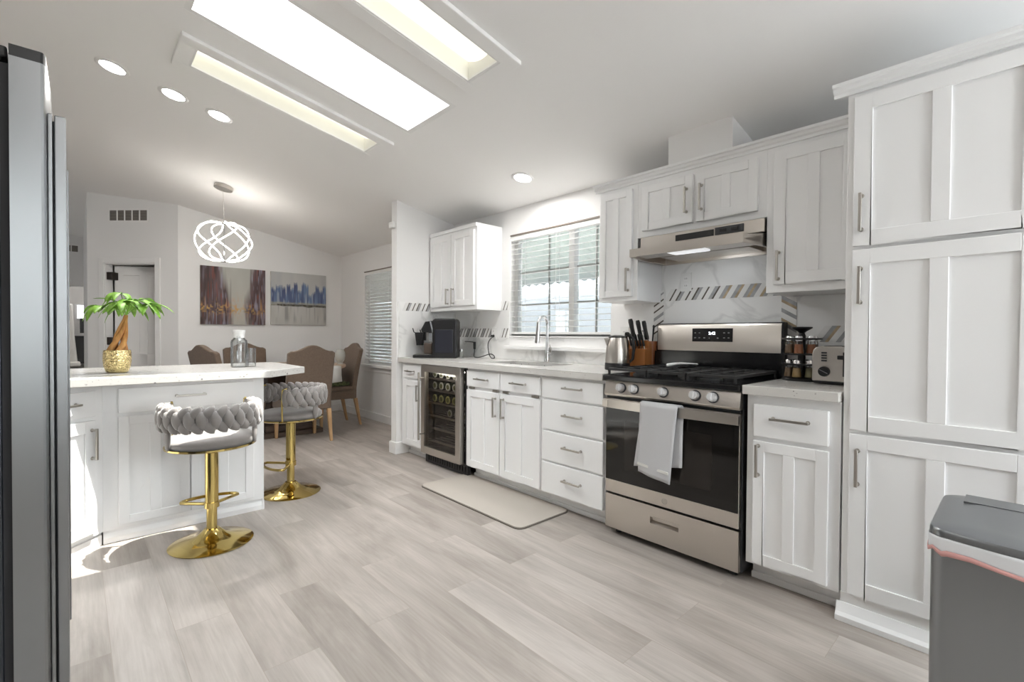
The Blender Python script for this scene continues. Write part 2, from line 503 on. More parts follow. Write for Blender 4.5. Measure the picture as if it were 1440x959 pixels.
class MB:
    """collects shapes in world coordinates; build() links them as one mesh object"""

    def __init__(self):
        self.v, self.f, self.mi, self.cur = [], [], [], 0

    def add(self, verts, faces):
        n = len(self.v)
        self.v += [Vector(p) for p in verts]
        self.f += [[i + n for i in fc] for fc in faces]
        self.mi += [self.cur] * len(faces)
        return self

    def box(self, x0, x1, y0, y1, z0, z1):
        x0, x1 = min(x0, x1), max(x0, x1)
        y0, y1 = min(y0, y1), max(y0, y1)
        z0, z1 = min(z0, z1), max(z0, z1)
        vs = [(x, y, z) for z in (z0, z1) for x, y in ((x0, y0), (x1, y0), (x1, y1), (x0, y1))]
        return self.add(vs, [(3, 2, 1, 0), (4, 5, 6, 7), (0, 1, 5, 4), (1, 2, 6, 5), (2, 3, 7, 6), (3, 0, 4, 7)])

    def fbox(self, F, a0, a1, b0, b1, z0, z1):
        """box in a frame F=(origin, U, N): a along U, b along N, z up"""
        O, U, Nn = F
        vs = []
        for z in (z0, z1):
            for a, b in ((a0, b0), (a1, b0), (a1, b1), (a0, b1)):
                p = O + U * a + Nn * b
                vs.append((p.x, p.y, p.z + z))
        return self.add(vs, [(3, 2, 1, 0), (4, 5, 6, 7), (0, 1, 5, 4), (1, 2, 6, 5), (2, 3, 7, 6), (3, 0, 4, 7)])

    def hexa(self, bottom, top):
        return self.add(list(bottom) + list(top), [(3, 2, 1, 0), (4, 5, 6, 7), (0, 1, 5, 4), (1, 2, 6, 5), (2, 3, 7, 6), (3, 0, 4, 7)])

    def prism(self, poly, z0, z1):
        n = len(poly)
        vs = [(x, y, z0) for x, y in poly] + [(x, y, z1) for x, y in poly]
        fs = [list(range(n - 1, -1, -1)), list(range(n, 2 * n))]
        fs += [[i, (i + 1) % n, n + (i + 1) % n, n + i] for i in range(n)]
        return self.add(vs, fs)

    def extrude(self, pts, vec):
        """polygon of 3D points pushed along vec"""
        n = len(pts)
        vs = [Vector(p) for p in pts] + [Vector(p) + Vector(vec) for p in pts]
        fs = [list(range(n - 1, -1, -1)), list(range(n, 2 * n))]
        fs += [[i, (i + 1) % n, n + (i + 1) % n, n + i] for i in range(n)]
        return self.add(vs, fs)

    def cyl(self, p0, p1, r0, r1=None, n=24, caps=True):
        r1 = r0 if r1 is None else r1
        p0, p1 = Vector(p0), Vector(p1)
        d = (p1 - p0).normalized()
        a = d.orthogonal().normalized()
        b = d.cross(a)
        vs = []
        for p, r in ((p0, r0), (p1, r1)):
            for i in range(n):
                t = 2 * PI * i / n
                vs.append(p + a * (math.cos(t) * r) + b * (math.sin(t) * r))
        fs = [[i, (i + 1) % n, n + (i + 1) % n, n + i] for i in range(n)]
        if caps:
            fs += [list(range(n - 1, -1, -1)), list(range(n, 2 * n))]
        return self.add(vs, fs)

    def lathe(self, prof, c, n=32, sx=1.0, sy=1.0):
        """profile of (r, z) turned about the vertical through c"""
        c = Vector(c)
        vs, rows = [], []
        for r, z in prof:
            if r < 1e-6:
                rows.append([len(vs)])
                vs.append(c + Vector((0, 0, z)))
            else:
                rows.append(list(range(len(vs), len(vs) + n)))
                for i in range(n):
                    t = 2 * PI * i / n
                    vs.append(c + Vector((math.cos(t) * r * sx, math.sin(t) * r * sy, z)))
        fs = []
        for A, B in zip(rows, rows[1:]):
            for i in range(n):
                j = (i + 1) % n
                if len(A) == 1 and len(B) == 1:
                    break
                if len(A) == 1:
                    fs.append([A[0], B[j], B[i]])
                elif len(B) == 1:
                    fs.append([A[i], A[j], B[0]])
                else:
                    fs.append([A[i], A[j], B[j], B[i]])
        return self.add(vs, fs)

    def tube(self, pts, r, n=12, flat=None, closed=False):
        """round bar along a path; flat=(width, thickness) makes it a ribbon"""
        pts = [Vector(p) for p in pts]
        k = len(pts)
        rad = r if isinstance(r, (list, tuple)) else [r] * k
        t0 = (pts[1] - pts[0]).normalized()
        a = t0.orthogonal().normalized()
        vs, rows = [], []
        for i in range(k):
            if closed:
                t = (pts[(i + 1) % k] - pts[i - 1]).normalized()
            else:
                t = (pts[min(i + 1, k - 1)] - pts[max(i - 1, 0)]).normalized()
            a = (a - t * a.dot(t)).normalized()
            b = t.cross(a)
            row = []
            for j in range(n):
                q = 2 * PI * j / n
                u, w = math.cos(q) * rad[i], math.sin(q) * rad[i]
                if flat:
                    u, w = u / rad[i] * flat[0], w / rad[i] * flat[1]
                row.append(len(vs))
                vs.append(pts[i] + a * u + b * w)
            rows.append(row)
        fs = []
        seq = list(zip(rows, rows[1:])) + ([(rows[-1], rows[0])] if closed else [])
        for A, B in seq:
            fs += [[A[j], A[(j + 1) % n], B[(j + 1) % n], B[j]] for j in range(n)]
        if not closed:
            fs += [rows[0][::-1], rows[-1]]
        return self.add(vs, fs)

    def ball(self, c, rx, ry, rz, rot=None, nu=14, nv=9):
        c = Vector(c)
        vs, fs = [], []
        for i in range(nv + 1):
            th = PI * i / nv
            for j in range(nu):
                ph = 2 * PI * j / nu
                p = Vector((rx * math.sin(th) * math.cos(ph), ry * math.sin(th) * math.sin(ph), rz * math.cos(th)))
                if rot is not None:
                    p = rot @ p
                vs.append(c + p)
        for i in range(nv):
            for j in range(nu):
                a, b = i * nu + j, i * nu + (j + 1) % nu
                fs.append([a, b, b + nu, a + nu])
        return self.add(vs, fs)

    def build(self, name, material, parent=None, smooth=None, bevel=0.0, seg=2):
        off = world_loc(parent) if parent else Vector((0, 0, 0))
        me = bpy.data.meshes.new(name)
        me.from_pydata([tuple(p - off) for p in self.v], [], self.f)
        if isinstance(material, list):
            me.polygons.foreach_set('material_index', self.mi)
        bm = bmesh.new()
        bm.from_mesh(me)
        bmesh.ops.remove_doubles(bm, verts=bm.verts, dist=1e-6)
        bmesh.ops.recalc_face_normals(bm, faces=bm.faces)
        bm.to_mesh(me)
        bm.free()
        for mt_ in (material if isinstance(material, list) else [material]):
            me.materials.append(mt_)
        if smooth is not None:
            me.polygons.foreach_set('use_smooth', [True] * len(me.polygons))
            me.set_sharp_from_angle(angle=math.radians(smooth))
        o = bpy.data.objects.new(name, me)
        COL.objects.link(o)
        if parent:
            o.parent = parent
        if bevel:
            b = o.modifiers.new('bevel', 'BEVEL')
            b.width = bevel
            b.segments = seg
            b.limit_method = 'ANGLE'
            b.angle_limit = math.radians(40)
        return o


def tag(o, label=None, cat=None, group=None, kind=None):
    if label:
        o['label'] = label
    if cat:
        o['category'] = cat
    if group:
        o['group'] = group
    if kind:
        o['kind'] = kind
    return o


def thing(name, label, cat, loc=(0, 0, 0), rz=0.0, group=None):
    o = bpy.data.objects.new(name, None)
    COL.objects.link(o)
    o.location = loc
    o.rotation_euler = (0, 0, rz)
    o.empty_display_size = 0.1
    return tag(o, label, cat, group)


def structure(o, label=None, cat=None):
    return tag(o, label, cat, kind='structure')


def copy_tree(o, parent=None):
    c = o.copy()
    COL.objects.link(c)
    if parent is not None:
        c.parent = parent
    for ch in list(o.children):
        copy_tree(ch, c)
    return c


def V(*a):
    return Vector(a)


def text_mesh(txt, size, F_origin, U, Nn, name, material, parent, depth=0.0006):
    """lettering as a thin mesh: U runs along the line, Nn faces the reader"""
    cu = bpy.data.curves.new(name, 'FONT')
    cu.body = txt
    cu.size = size
    cu.extrude = depth
    cu.align_x = 'CENTER'
    cu.align_y = 'CENTER'
    tmp = bpy.data.objects.new(name, cu)
    COL.objects.link(tmp)
    dg = bpy.context.evaluated_depsgraph_get()
    me = bpy.data.meshes.new_from_object(tmp.evaluated_get(dg))
    bpy.data.objects.remove(tmp)
    W = V(0, 0, 1)
    off = world_loc(parent) if parent else V(0, 0, 0)
    for v in me.vertices:
        p = F_origin + U * v.co.x + W * v.co.y + Nn * v.co.z
        v.co = p - off
    me.materials.clear()
    me.materials.append(material)
    o = bpy.data.objects.new(name, me)
    COL.objects.link(o)
    o.parent = parent
    return o


def lamp_area(name, loc, direction, size, watts, col=(1, 0.98, 0.95)):
    d_ = bpy.data.lights.new(name, 'AREA')
    d_.shape = 'DISK'
    d_.size = size
    d_.energy = watts
    d_.color = col
    l = bpy.data.objects.new(name, d_)
    COL.objects.link(l)
    l.location = loc
    l.rotation_euler = Vector(direction).to_track_quat('-Z', 'Y').to_euler()
    return l


# ------------------------------------------------------------------ room
XW = 2.86                     # window wall
SL = 0.20123                  # ceiling slope
RIDGE = -0.75
XL, YB, YF, YLR = -4.3, -1.7, 6.83, 11.4


def cz(x):
    return 2.24 + SL * (XW - x) if x >= RIDGE else 2.24 + SL * (XW - RIDGE) - SL * (RIDGE - x)


fl = MB().box(XL - 0.15, XW + 0.14, YB - 0.15, 14.7, -0.12, 0.0).build('floor', M['floor'])
structure(fl, 'pale greige wood plank floor running through kitchen and dining area', 'floor')

# ceiling: sloped slab cut for the skylight and the two light wells
SKX = (0.43, 1.64)
SKY_Y = (2.35, 2.83)
LA = (0.495, 1.59, 3.135, 3.365)
LB = (0.495, 1.56, 1.80, 2.06)
WT = 0.03
holes = [(SKX[0] - WT, SKX[1] + WT, SKY_Y[0] - WT, SKY_Y[1] + WT), LA, LB]
xs = sorted({XL - 0.15, RIDGE, XW + 0.14, *[h[0] for h in holes], *[h[1] for h in holes]})
ys = sorted({YB - 0.15, 14.7, *[h[2] for h in holes], *[h[3] for h in holes]})
cb = MB()
for xa, xb in zip(xs, xs[1:]):
    for ya, yb in zip(ys, ys[1:]):
        cx_, cy_ = (xa + xb) / 2, (ya + yb) / 2
        if any(h[0] < cx_ < h[1] and h[2] < cy_ < h[3] for h in holes):
            continue
        za, zb = cz(xa), cz(xb)
        cb.hexa([(xa, ya, za), (xb, ya, zb), (xb, yb, zb), (xa, yb, za)],
                [(xa, ya, za + 0.10), (xb, ya, zb + 0.10), (xb, yb, zb + 0.10), (xa, yb, za + 0.10)])
structure(cb.build('ceiling', M['ceil']), 'smooth off-white vaulted ceiling sloping down to the window wall', 'ceiling')


def wall_boxes(mb, axis, p0, p1, a0, a1, z0, z1, opens):
    """a flat wall along axis with rectangular openings (a0, a1, z0, z1)"""
    A = sorted({a0, a1, *[o[0] for o in opens], *[o[1] for o in opens]})
    Z = sorted({z0, z1, *[o[2] for o in opens], *[o[3] for o in opens]})
    for s, e in zip(A, A[1:]):
        for b, t in zip(Z, Z[1:]):
            if any(o[0] < (s + e) / 2 < o[1] and o[2] < (b + t) / 2 < o[3] for o in opens):
                continue
            if axis == 'y':
                mb.box(p0, p1, s, e, b, t)
            else:
                mb.box(s, e, p0, p1, b, t)
    return mb


W1 = (2.05, 3.14, 1.115, 2.01)     # kitchen window  y0 y1 z0 z1
W2 = (4.70, 6.05, 0.725, 1.955)    # dining window
structure(wall_boxes(MB(), 'y', XW, XW + 0.14, YB, 8.7, 0, 2.30, [W1, W2]).build('wall_right', M['wall']),
          'white window wall behind the kitchen cabinets and dining table', 'wall')


def gable(mb, y0, y1, xa, xb, z0=0.0):
    """wall across the vault: its top follows the ceiling"""
    pts = [(xa, y0, z0), (xb, y0, z0), (xb, y0, cz(xb) + 0.04)]
    if xa < RIDGE < xb:
        pts.append((RIDGE, y0, cz(RIDGE) + 0.04))
    pts.append((xa, y0, cz(xa) + 0.04))
    return mb.extrude(pts, (0, y1 - y0, 0))


C45 = V(0.893, YF, 0)
U45 = V(-0.70711, 0.70711, 0)
N45 = V(-0.70711, -0.70711, 0)
structure(gable(MB(), YF, YF + 0.1, 0.893, XW).build('wall_far', M['wall']), 'white far dining wall behind two city paintings', 'wall')
# angled wall with the doorway
F45 = (C45, U45, N45)
END45 = 1.118
DO = (0.275, 0.905, 1.95)
wa = MB()


def slanted(mb, a0, a1, z0):
    p0, p1 = C45 + U45 * a0, C45 + U45 * a1
    q0, q1 = p0 - N45 * 0.1, p1 - N45 * 0.1
    mb.hexa([(p0.x, p0.y, z0), (p1.x, p1.y, z0), (q1.x, q1.y, z0), (q0.x, q0.y, z0)],
            [(p.x, p.y, cz(p.x) + 0.04) for p in (p0, p1, q1, q0)])


slanted(wa, 0, DO[0], 0)
slanted(wa, DO[1], END45, 0)
slanted(wa, DO[0], DO[1], DO[2])
structure(wa.build('wall_angled', M['wall']), 'white angled wall with the half-open interior door', 'wall')
structure(MB().box(0.102, 0.20, 7.62, YLR, 0, 2.86).build('wall_passage', M['wall']), 'white passage wall running away behind the angled wall', 'wall')
# wall of the living room, with an opening to the office
lr = MB()
lr.box(XL, -0.85, YLR, YLR + 0.1, 0, 2.3)
lr.box(-0.85, 0.095, YLR, YLR + 0.1, 1.93, 2.3)
lr.extrude([(XL, YLR, 2.3), (0.102, YLR, 2.3), (0.102, YLR, cz(0.102) + .04), (RIDGE, YLR, cz(RIDGE) + .04), (XL, YLR, cz(XL) + .04)], (0, 0.1, 0))
structure(lr.build('wall_living', M['wall']), 'white living room wall seen past the fridge', 'wall')
structure(wall_boxes(MB(), 'y', XL - 0.14, XL, YB, 14.6, 0, 2.30, [(8.45, 9.35, 1.0, 1.9)]).build('wall_left', M['wall']),
          'living room side wall with one window added for fill daylight', 'wall')
bk = wall_boxes(MB(), 'x', YB - 0.14, YB, XL, XW, 0, 2.3, [(1.25, 2.75, 0.80, 2.2), (-0.7, 0.2, 0.80, 2.2)])
gable(bk, YB - 0.14, YB, XL, XW, 2.3)
structure(bk.build('wall_back', M['wall']), 'white wall behind the camera with a wide window added for fill light', 'wall')
hall = MB().box(0.20, XW, 8.6, 8.7, 0, 2.9)
structure(hall.build('wall_hall', M['wallwarm']), 'dim hall wall behind the open door', 'wall')
structure(MB().box(XL, 0.9, 14.4, 14.5, 0, 2.9).build('wall_office', M['wallwarm']), 'office wall far behind the living room', 'wall')
structure(MB().box(0.80, 0.9, YLR + 0.1, 14.4, 0, 2.9).build('wall_office_side', M['wallwarm']), 'office side wall', 'wall')
# fin wall at the end of the kitchen run
fin = MB()
fin.hexa([(2.205, 4.0, 0), (XW, 4.0, 0), (XW, 4.095, 0), (2.205, 4.095, 0)],
         [(2.205, 4.0, cz(2.205) + .02), (XW, 4.0, cz(XW) + .02), (XW, 4.095, cz(XW) + .02), (2.205, 4.095, cz(2.205) + .02)])
structure(fin.build('wall_partition', M['wall']), 'short white partition wall between kitchen and dining window', 'wall')
# vent chase above the hood cabinet
ch = MB()
ch.hexa([(2.58, 1.085, 2.10), (XW, 1.085, 2.10), (XW, 1.457, 2.10), (2.58, 1.457, 2.10)],
        [(2.58, 1.085, cz(2.58) + .02), (XW, 1.085, cz(XW) + .02), (XW, 1.457, cz(XW) + .02), (2.58, 1.457, cz(2.58) + .02)])
structure(ch.build('wall_chase', M['wall']), 'white boxed vent chase rising from hood cabinet to ceiling', 'wall')

# baseboards
bbm = M['trim']
structure(MB().box(XW - 0.014, XW, 4.095, YF, 0, 0.10).build('baseboard_right', bbm, bevel=0.004), 'white baseboard below the dining window', 'baseboard')
structure(MB().box(0.90, XW - 0.014, YF - 0.014, YF, 0, 0.10).build('baseboard_far', bbm, bevel=0.004), 'white baseboard along far dining wall', 'baseboard')
structure(MB().box(2.19, 2.205, 3.985, 4.11, 0, 0.11).box(2.205, 2.33, 3.985, 4.0, 0, 0.11).box(2.205, XW - .014, 4.095, 4.11, 0, 0.11).build('baseboard_partition', bbm, bevel=0.004),
          'white baseboard wrapping the partition wall end', 'baseboard')
b45 = MB()
b45.fbox(F45, 0.0, DO[0] - 0.065, 0, 0.014, 0, 0.1)
b45.fbox(F45, DO[1] + 0.065, END45, 0, 0.014, 0, 0.1)
structure(b45.build('baseboard_angled', bbm, bevel=0.004), 'white baseboard on the angled wall', 'baseboard')

# door of the angled wall
cas = MB()
cas.fbox(F45, DO[0] - 0.062, DO[0], 0, 0.016, 0, DO[2] + 0.062)
cas.fbox(F45, DO[1], DO[1] + 0.062, 0, 0.016, 0, DO[2] + 0.062)
cas.fbox(F45, DO[0], DO[1], 0, 0.016, DO[2], DO[2] + 0.062)
cas.fbox(F45, DO[0], DO[0] + 0.012, -0.1, 0, 0, DO[2])
cas.fbox(F45, DO[1] - 0.012, DO[1], -0.1, 0, 0, DO[2])
cas.fbox(F45, DO[0], DO[1], -0.1, 0, DO[2] - 0.012, DO[2])
structure(cas.build('trim_1', M['trim'], bevel=0.003), 'white door casing on the angled wall', 'door casing')
hinge = C45 + U45 * (DO[1] - 0.035) - N45 * 0.10
ang = math.radians(20)
dU = (-U45) * math.cos(ang) + (-N45) * math.sin(ang)
dN = V(dU.y, -dU.x, 0)
if dN.dot(N45) < 0:
    dN = -dN
FD = (hinge, dU, dN)
door = MB().fbox(FD, 0, 0.585, -0.032, -0.006, 0.012, 1.93)
for a0, a1 in ((0, 0.085), (0.25, 0.335), (0.50, 0.585)):
    door.fbox(FD, a0, a1, -0.006, 0.004, 0.012, 1.93)
for z0, z1 in ((0.012, 0.2), (0.72, 0.86), (1.46, 1.54), (1.82, 1.93)):
    door.fbox(FD, 0.085, 0.5, -0.006, 0.004, z0, z1)
door = door.build('door_1', M['trim'], bevel=0.003)
structure(door, 'white panelled interior door standing ajar in the angled wall', 'door')
MB().cyl(hinge + dU * 0.53 + V(0, 0, 0.93), hinge + dU * 0.53 + dN * 0.05 + V(0, 0, 0.93), 0.012).ball(hinge + dU * 0.53 + dN * 0.06 + V(0, 0, 0.93), 0.027, 0.027, 0.027).build('door_handle', M['bronze'], door, smooth=40)
for hz in (0.30, 1.02, 1.80):
    MB().fbox(F45, DO[1] - 0.075, DO[1] - 0.014, -0.104, -0.012, hz - 0.045, hz + 0.045).build('hinge', M['bronze'], door)

# ------------------------------------------------------------------ windows and blinds
FXR = (V(XW, 0, 0), V(0, 1, 0), V(-1, 0, 0))    # right wall: a = y, b = into the room


def window_right(name, W, label, mull, grids, hgrids):
    y0, y1, z0, z1 = W
    fr = MB()
    b0, b1 = -0.11, -0.055
    fr.fbox(FXR, y0, y0 + 0.035, b0, b1, z0, z1)
    fr.fbox(FXR, y1 - 0.035, y1, b0, b1, z0, z1)
    fr.fbox(FXR, y0 + 0.035, y1 - 0.035, b0, b1, z0, z0 + 0.035)
    fr.fbox(FXR, y0 + 0.035, y1 - 0.035, b0, b1, z1 - 0.035, z1)
    root = structure(fr.build(name, M['vinyl'], bevel=0.003), label, 'window')
    MB().fbox(FXR, mull - 0.028, mull + 0.028, b0 + 0.005, b1 + 0.012, z0 + 0.035, z1 - 0.035).build('meeting_stile', M['vinyl'], root, bevel=0.003)
    g = MB()
    for a in grids:
        g.fbox(FXR, a - 0.007, a + 0.007, -0.088, -0.078, z0 + 0.035, z1 - 0.035)
    for z in hgrids:
        g.fbox(FXR, y0 + 0.035, y1 - 0.035, -0.088, -0.078, z - 0.007, z + 0.007)
    if grids or hgrids:
        g.build('window_grid', M['grid'], root)
    MB().fbox(FXR, y0 + 0.03, y1 - 0.03, -0.086, -0.082, z0 + 0.03, z1 - 0.03).build('pane', M['pane'], root)
    # sill board
    return root


w1 = window_right('window_1', W1, 'white sliding window with grids above the kitchen sink', 2.47, (2.25, 2.745), (1.39, 1.675))
w2 = window_right('window_2', W2, 'white window beside the dining table', 5.37, (), ())
MB().fbox(FXR, W1[0], W1[1], -0.055, 0.02, W1[2] - 0.012, W1[2]).build('window_stool', M['trim'], w1, bevel=0.003)
sl1 = MB().box(XW - 0.062, XW, 2.03, 3.165, 1.000, 1.03).box(XW - 0.012, XW, 2.05, 3.14, 1.03, 1.103)
structure(sl1.build('trim_2', M['trim'], bevel=0.004), 'white ledge under the kitchen window', 'window ledge')
structure(MB().box(XW - 0.05, XW + 0.085, W2[0] - 0.02, W2[1] + 0.02, 0.69, 0.722).box(XW - 0.014, XW, W2[0], W2[1], 0.63, 0.69).build('trim_3', M['trim'], bevel=0.004),
          'white sill under the dining window', 'window sill')


def blind(W, label, tilt, pitch, cords, zlow):
    y0, y1, z0, z1 = W
    root = thing('window_blind', label, 'blind', (XW, (y0 + y1) / 2, z1))
    MB().fbox(FXR, y0 + 0.006, y1 - 0.006, -0.05, 0.004, z1 - 0.055, z1 - 0.012).build('headrail', M['blind'], root, bevel=0.003)
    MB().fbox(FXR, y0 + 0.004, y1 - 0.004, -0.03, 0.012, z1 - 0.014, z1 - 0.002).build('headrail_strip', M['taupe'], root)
    s = MB()
    n = int((z1 - 0.07 - zlow) / pitch)
    for i in range(n):
        z = z1 - 0.08 - i * pitch
        c, sn = math.cos(tilt), math.sin(tilt)
        hw = 0.023
        bc = -0.024
        p = [(bc - hw * c, -hw * sn), (bc + hw * c, hw * sn)]
        t = 0.0014
        ring = []
        for (b, dz) in (p[0], p[1]):
            ring.append((b, z + dz))
        (ba, za), (bb, zb) = ring
        for yy in (0,):
            A = [(XW - ba, y0 + 0.008, za - t), (XW - bb, y0 + 0.008, zb - t), (XW - bb, y1 - 0.008, zb - t), (XW - ba, y1 - 0.008, za - t)]
            B = [(x, y, zz + 2 * t) for x, y, zz in A]
            s.hexa(A, B)
    s.build('slats', M['blind'], root)
    MB().fbox(FXR, y0 + 0.008, y1 - 0.008, -0.046, -0.004, zlow - 0.014, zlow + 0.006).build('bottom_rail', M['blind'], root, bevel=0.003)
    ln = MB()
    for a in cords:
        for b in (-0.045, -0.003):
            ln.fbox(FXR, a - 0.0012, a + 0.0012, b - 0.001, b + 0.001, zlow, z1 - 0.055)
    ln.build('ladder_cord', M['white'], root)
    return root


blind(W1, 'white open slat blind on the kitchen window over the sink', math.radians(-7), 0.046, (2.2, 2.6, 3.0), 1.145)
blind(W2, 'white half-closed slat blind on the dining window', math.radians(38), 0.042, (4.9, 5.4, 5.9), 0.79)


def simple_window(name, F, W, label, bars):
    a0, a1, z0, z1 = W
    fr = MB()
    fr.fbox(F, a0, a0 + 0.05, -0.1, -0.03, z0, z1).fbox(F, a1 - 0.05, a1, -0.1, -0.03, z0, z1)
    fr.fbox(F, a0 + 0.05, a1 - 0.05, -0.1, -0.03, z0, z0 + 0.05).fbox(F, a0 + 0.05, a1 - 0.05, -0.1, -0.03, z1 - 0.05, z1)
    for b in bars:
        fr.fbox(F, b - 0.03, b + 0.03, -0.1, -0.03, z0 + 0.05, z1 - 0.05)
    root = structure(fr.build(name, M['vinyl']), label, 'window')
    MB().fbox(F, a0 + 0.04, a1 - 0.04, -0.07, -0.065, z0 + 0.04, z1 - 0.04).build('pane', M['pane'], root)
    return root


FL_ = (V(XL, 0, 0), V(0, 1, 0), V(1, 0, 0))
FB_ = (V(0, YB, 0), V(1, 0, 0), V(0, 1, 0))
simple_window('fill_window_3', FL_, (8.45, 9.35, 1.0, 1.9), 'unseen living room side window added for daylight', (8.9,))  # made-up opening that lets daylight into the living area
simple_window('fill_window_4', FB_, (1.25, 2.75, 0.80, 2.2), 'wide unseen window added behind the camera for fill light', (2.0,))  # added opening, brightens the kitchen from behind the camera
simple_window('window_7', FB_, (-0.7, 0.2, 0.80, 2.2), 'narrow window behind the camera facing the fridge', ())
sb = MB()
for i in range(28):
    z = 2.13 - i * 0.046
    ya, yb = YB - 0.026, YB + 0.010
    sb.hexa([(-0.69, ya, z + 0.018), (0.19, ya, z + 0.018), (0.19, yb, z - 0.018), (-0.69, yb, z - 0.018)],
            [(-0.69, ya, z + 0.0205), (0.19, ya, z + 0.0205), (0.19, yb, z - 0.0155), (-0.69, yb, z - 0.0155)])
rb = thing('window_blind', 'white slat blind on the narrow window behind the camera', 'blind', (-0.25, YB, 2.2))
sb.build('slats', M['blind'], rb)
MB().box(-0.69, 0.19, YB - 0.03, YB + 0.015, 2.15, 2.195).build('headrail', M['blind'], rb)

# skylight well and glazing
swell = MB()
t_ = 0.03
zt = 3.0
x0, x1 = SKX
y0, y1 = SKY_Y
for (xa, xb, ya, yb) in ((x0 - t_, x0, y0 - t_, y1 + t_), (x1, x1 + t_, y0 - t_, y1 + t_), (x0, x1, y0 - t_, y0), (x0, x1, y1, y1 + t_)):
    swell.hexa([(xa, ya, cz(xa) + 0.001), (xb, ya, cz(xb) + 0.001), (xb, yb, cz(xb) + 0.001), (xa, yb, cz(xa) + 0.001)],
               [(xa, ya, zt), (xb, ya, zt), (xb, yb, zt), (xa, yb, zt)])
sk = structure(swell.build('window_5', M['trim']), 'long white skylight well in the kitchen ceiling', 'skylight')
MB().box(x0 - t_, x1 + t_, y0 - t_, y1 + t_, zt, zt + 0.012).build('pane', M['pane'], sk)

# ------------------------------------------------------------------ outdoors beyond the windows
structure(MB().box(XW + 0.14, 14, -8, 18, -0.25, -0.15).build('ground', M['ground']), 'pale concrete side yard outside', 'ground')
structure(MB().box(5.4, 5.6, -6, 16, -0.2, 2.6).build('wall_neighbor', M['siding']), 'pale blue grey siding of neighbouring house through window', 'wall')
aw = MB()
ny = 420
rows = []
for k, (x, z) in enumerate(((3.02, 2.52), (5.32, 1.90))):
    for i in range(ny + 1):
        y = -4 + 17 * i / ny
        aw.v.append(V(x, y, z + 0.018 * math.sin(y * 2 * PI / 0.16)))
for i in range(ny):
    aw.f.append([i, i + 1, ny + 2 + i, ny + 1 + i])
ao = aw.build('awning', M['awning'], smooth=60)
md = ao.modifiers.new('thickness', 'SOLIDIFY')
md.thickness = 0.004
tag(ao, 'pale corrugated awning outside the kitchen window', 'awning', kind='structure')

# ------------------------------------------------------------------ cabinets
FK = (V(0, 0, 0), V(0, 1, 0), V(-1, 0, 0))


def kit(x):
    """frame on the kitchen wall run: a = y, b = out of the face at x"""
    return (V(x, 0, 0), V(0, 1, 0), V(-1, 0, 0))


def shaker(F, a0, a1, z0, z1, parent, panels=2, name='door', stile=0.052, mid=0.05):
    m_ = MB()
    d = 0.02
    m_.fbox(F, a0, a1, 0.0, d - 0.009, z0, z1)
    m_.fbox(F, a0, a0 + stile, d - 0.009, d, z0, z1)
    m_.fbox(F, a1 - stile, a1, d - 0.009, d, z0, z1)
    m_.fbox(F, a0 + stile, a1 - stile, d - 0.009, d, z0, z0 + stile)
    m_.fbox(F, a0 + stile, a1 - stile, d - 0.009, d, z1 - stile, z1)
    if panels == 2:
        c = (a0 + a1) / 2
        m_.fbox(F, c - mid / 2, c + mid / 2, d - 0.009, d, z0 + stile, z1 - stile)
    return m_.build(name, M['cab'], parent, bevel=0.002)


def slab(F, a0, a1, z0, z1, parent, name='drawer'):
    return MB().fbox(F, a0, a1, 0, 0.02, z0, z1).build(name, M['cab'], parent, bevel=0.004)


def handle(F, a, z, parent, vertical, length=0.145, face=0.02):
    h = MB()
    O, U, Nn = F
    hl = length / 2
    ax = V(0, 0, 1) if vertical else U
    c = O + U * a + V(0, 0, z)
    sd = U if vertical else V(0, 0, 1)
    out = face + 0.028

    def bar(p, q, w, t0, t1):
        # square bar between p and q along ax
        vs = []
        for e in (p, q):
            for s, b in ((-w, t0), (w, t0), (w, t1), (-w, t1)):
                vs.append(c + ax * e + sd * s + Nn * b)
        h.add(vs, [(3, 2, 1, 0), (4, 5, 6, 7), (0, 1, 5, 4), (1, 2, 6, 5), (2, 3, 7, 6), (3, 0, 4, 7)])
    bar(-hl, hl, 0.0055, out - 0.006, out + 0.004)
    for e in (-hl + 0.008, hl - 0.008):
        h.cyl(c + ax * e + Nn * face, c + ax * e + Nn * (out - 0.004), 0.0055, 0.005, 12)
        h.cyl(c + ax * e + Nn * face, c + ax * e + Nn * (face + 0.003), 0.009, 0.009, 14)
    return h.build('handle', M['nickel'], parent, smooth=35, bevel=0.0012)


def carcass(F, a0, a1, depth, z0, z1, parent, toe=None):
    """open box of panels behind a face frame; F is on the face-frame plane"""
    c = MB()
    t = 0.018
    c.fbox(F, a0, a0 + t, -depth, -0.02, z0, z1)
    c.fbox(F, a1 - t, a1, -depth, -0.02, z0, z1)
    c.fbox(F, a0 + t, a1 - t, -depth, -0.02, z0, z0 + t)
    c.fbox(F, a0 + t, a1 - t, -depth, -depth + 0.008, z0 + t, z1)
    c.build('carcass', M['cab'], parent)
    MB().fbox(F, a0, a1, -0.02, 0.0, z0, z1).build('face_frame', M['cab'], parent, bevel=0.002)
    if toe:
        tk = MB().fbox(F, a0, a1, -depth, -0.085, 0.0, z0).fbox(F, a0, a1, -0.085, -0.068, 0.0, 0.03)
        tk.build('toe_kick', M['cab'], parent, bevel=0.004)


FB = kit(2.26)      # base face frames; door faces land on x=2.24
FU = kit(2.57)      # upper face frames
BZ0, BZ1 = 0.095, 0.865

